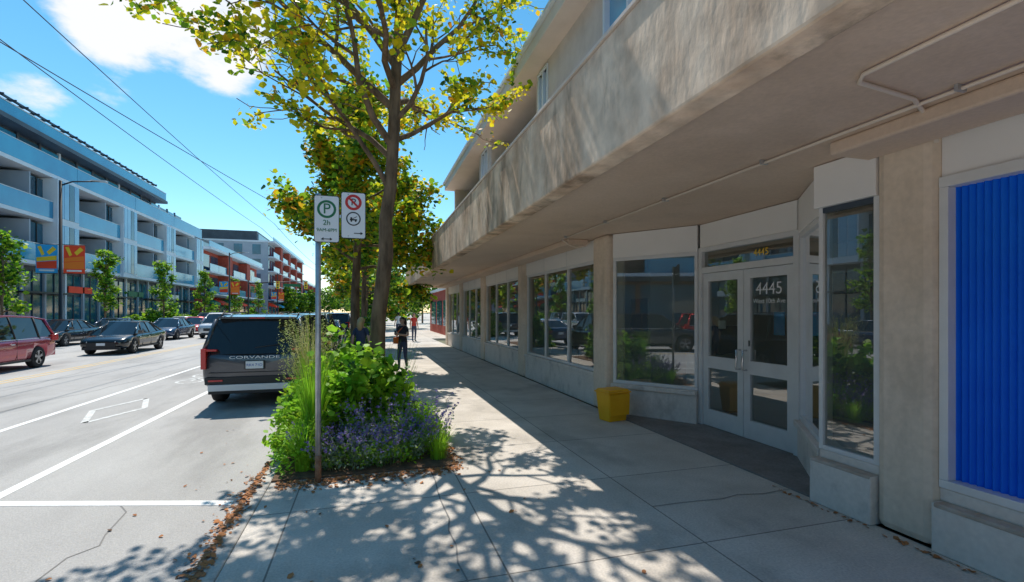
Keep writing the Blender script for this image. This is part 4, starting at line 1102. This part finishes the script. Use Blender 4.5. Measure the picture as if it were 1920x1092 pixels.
tc = nt.nodes.new('ShaderNodeTexCoord'); mp = nt.nodes.new('ShaderNodeMapping'); mp.inputs['Scale'].default_value = (1, 1, 2.2)
nz = nt.nodes.new('ShaderNodeTexNoise'); nz.inputs['Scale'].default_value = 6.0; nz.inputs['Detail'].default_value = 10; nz.inputs['Roughness'].default_value = .6
nt.links.new(tc.outputs['Generated'], mp.inputs[0]); nt.links.new(mp.outputs[0], nz.inputs['Vector'])
def blob(d, lo_, hi_, wgt=1.0):
    dt = nt.nodes.new('ShaderNodeVectorMath'); dt.operation = 'DOT_PRODUCT'; dt.inputs[1].default_value = Vector(d).normalized()
    nt.links.new(tc.outputs['Generated'], dt.inputs[0])
    m = nt.nodes.new('ShaderNodeMapRange'); m.interpolation_type = 'SMOOTHSTEP'; m.inputs[1].default_value = lo_; m.inputs[2].default_value = hi_; m.inputs[4].default_value = wgt
    nt.links.new(dt.outputs['Value'], m.inputs[0]); return m.outputs[0]
def pix(u, v):
    q = (u - 960) / 907; h = (585 - v) / 907; c, s = .9584, .2853
    return (q * c + s, c - q * s, h)
bl = [blob(pix(255, 10), .991, .9990), blob(pix(390, 55), .992, .9990, .95), blob(pix(215, 155), .9985, .9999, .45), blob(pix(40, 175), .998, .9999, .42)]
acc = bl[0]
for b_ in bl[1:]:
    ad = nt.nodes.new('ShaderNodeMath'); ad.operation = 'MAXIMUM'; nt.links.new(acc, ad.inputs[0]); nt.links.new(b_, ad.inputs[1]); acc = ad.outputs[0]
mu = nt.nodes.new('ShaderNodeMath'); mu.operation = 'MULTIPLY_ADD'; mu.inputs[1].default_value = .5; nt.links.new(acc, mu.inputs[0]); nt.links.new(nz.outputs['Fac'], mu.inputs[2])
cr = nt.nodes.new('ShaderNodeMapRange'); cr.interpolation_type = 'SMOOTHSTEP'; cr.inputs[1].default_value = .70; cr.inputs[2].default_value = .94
nt.links.new(mu.outputs[0], cr.inputs[0])
mx = nt.nodes.new('ShaderNodeMixRGB'); mx.inputs[2].default_value = (6.6, 6.7, 6.9, 1)
nt.links.new(cr.outputs[0], mx.inputs[0]); nt.links.new(hs.outputs[0], mx.inputs[1]); nt.links.new(mx.outputs[0], bg.inputs['Color'])

# ---------------------------------------------------------------- camera
cd = bpy.data.cameras.new('camera'); cam = bpy.data.objects.new('camera', cd); COL.objects.link(cam)
cam.location = (0, 0, 1.75); cam.rotation_euler = (math.radians(90), 0, -math.atan(270 / 907))
cd.sensor_width = 36; cd.lens = 36 * 907 / 1920; cd.shift_y = 39 / 1920; cd.clip_end = 3000; cd.clip_start = .05
scene.camera = cam
scene.view_settings.view_transform = 'Standard'; scene.view_settings.look = 'None'; scene.view_settings.exposure = 0
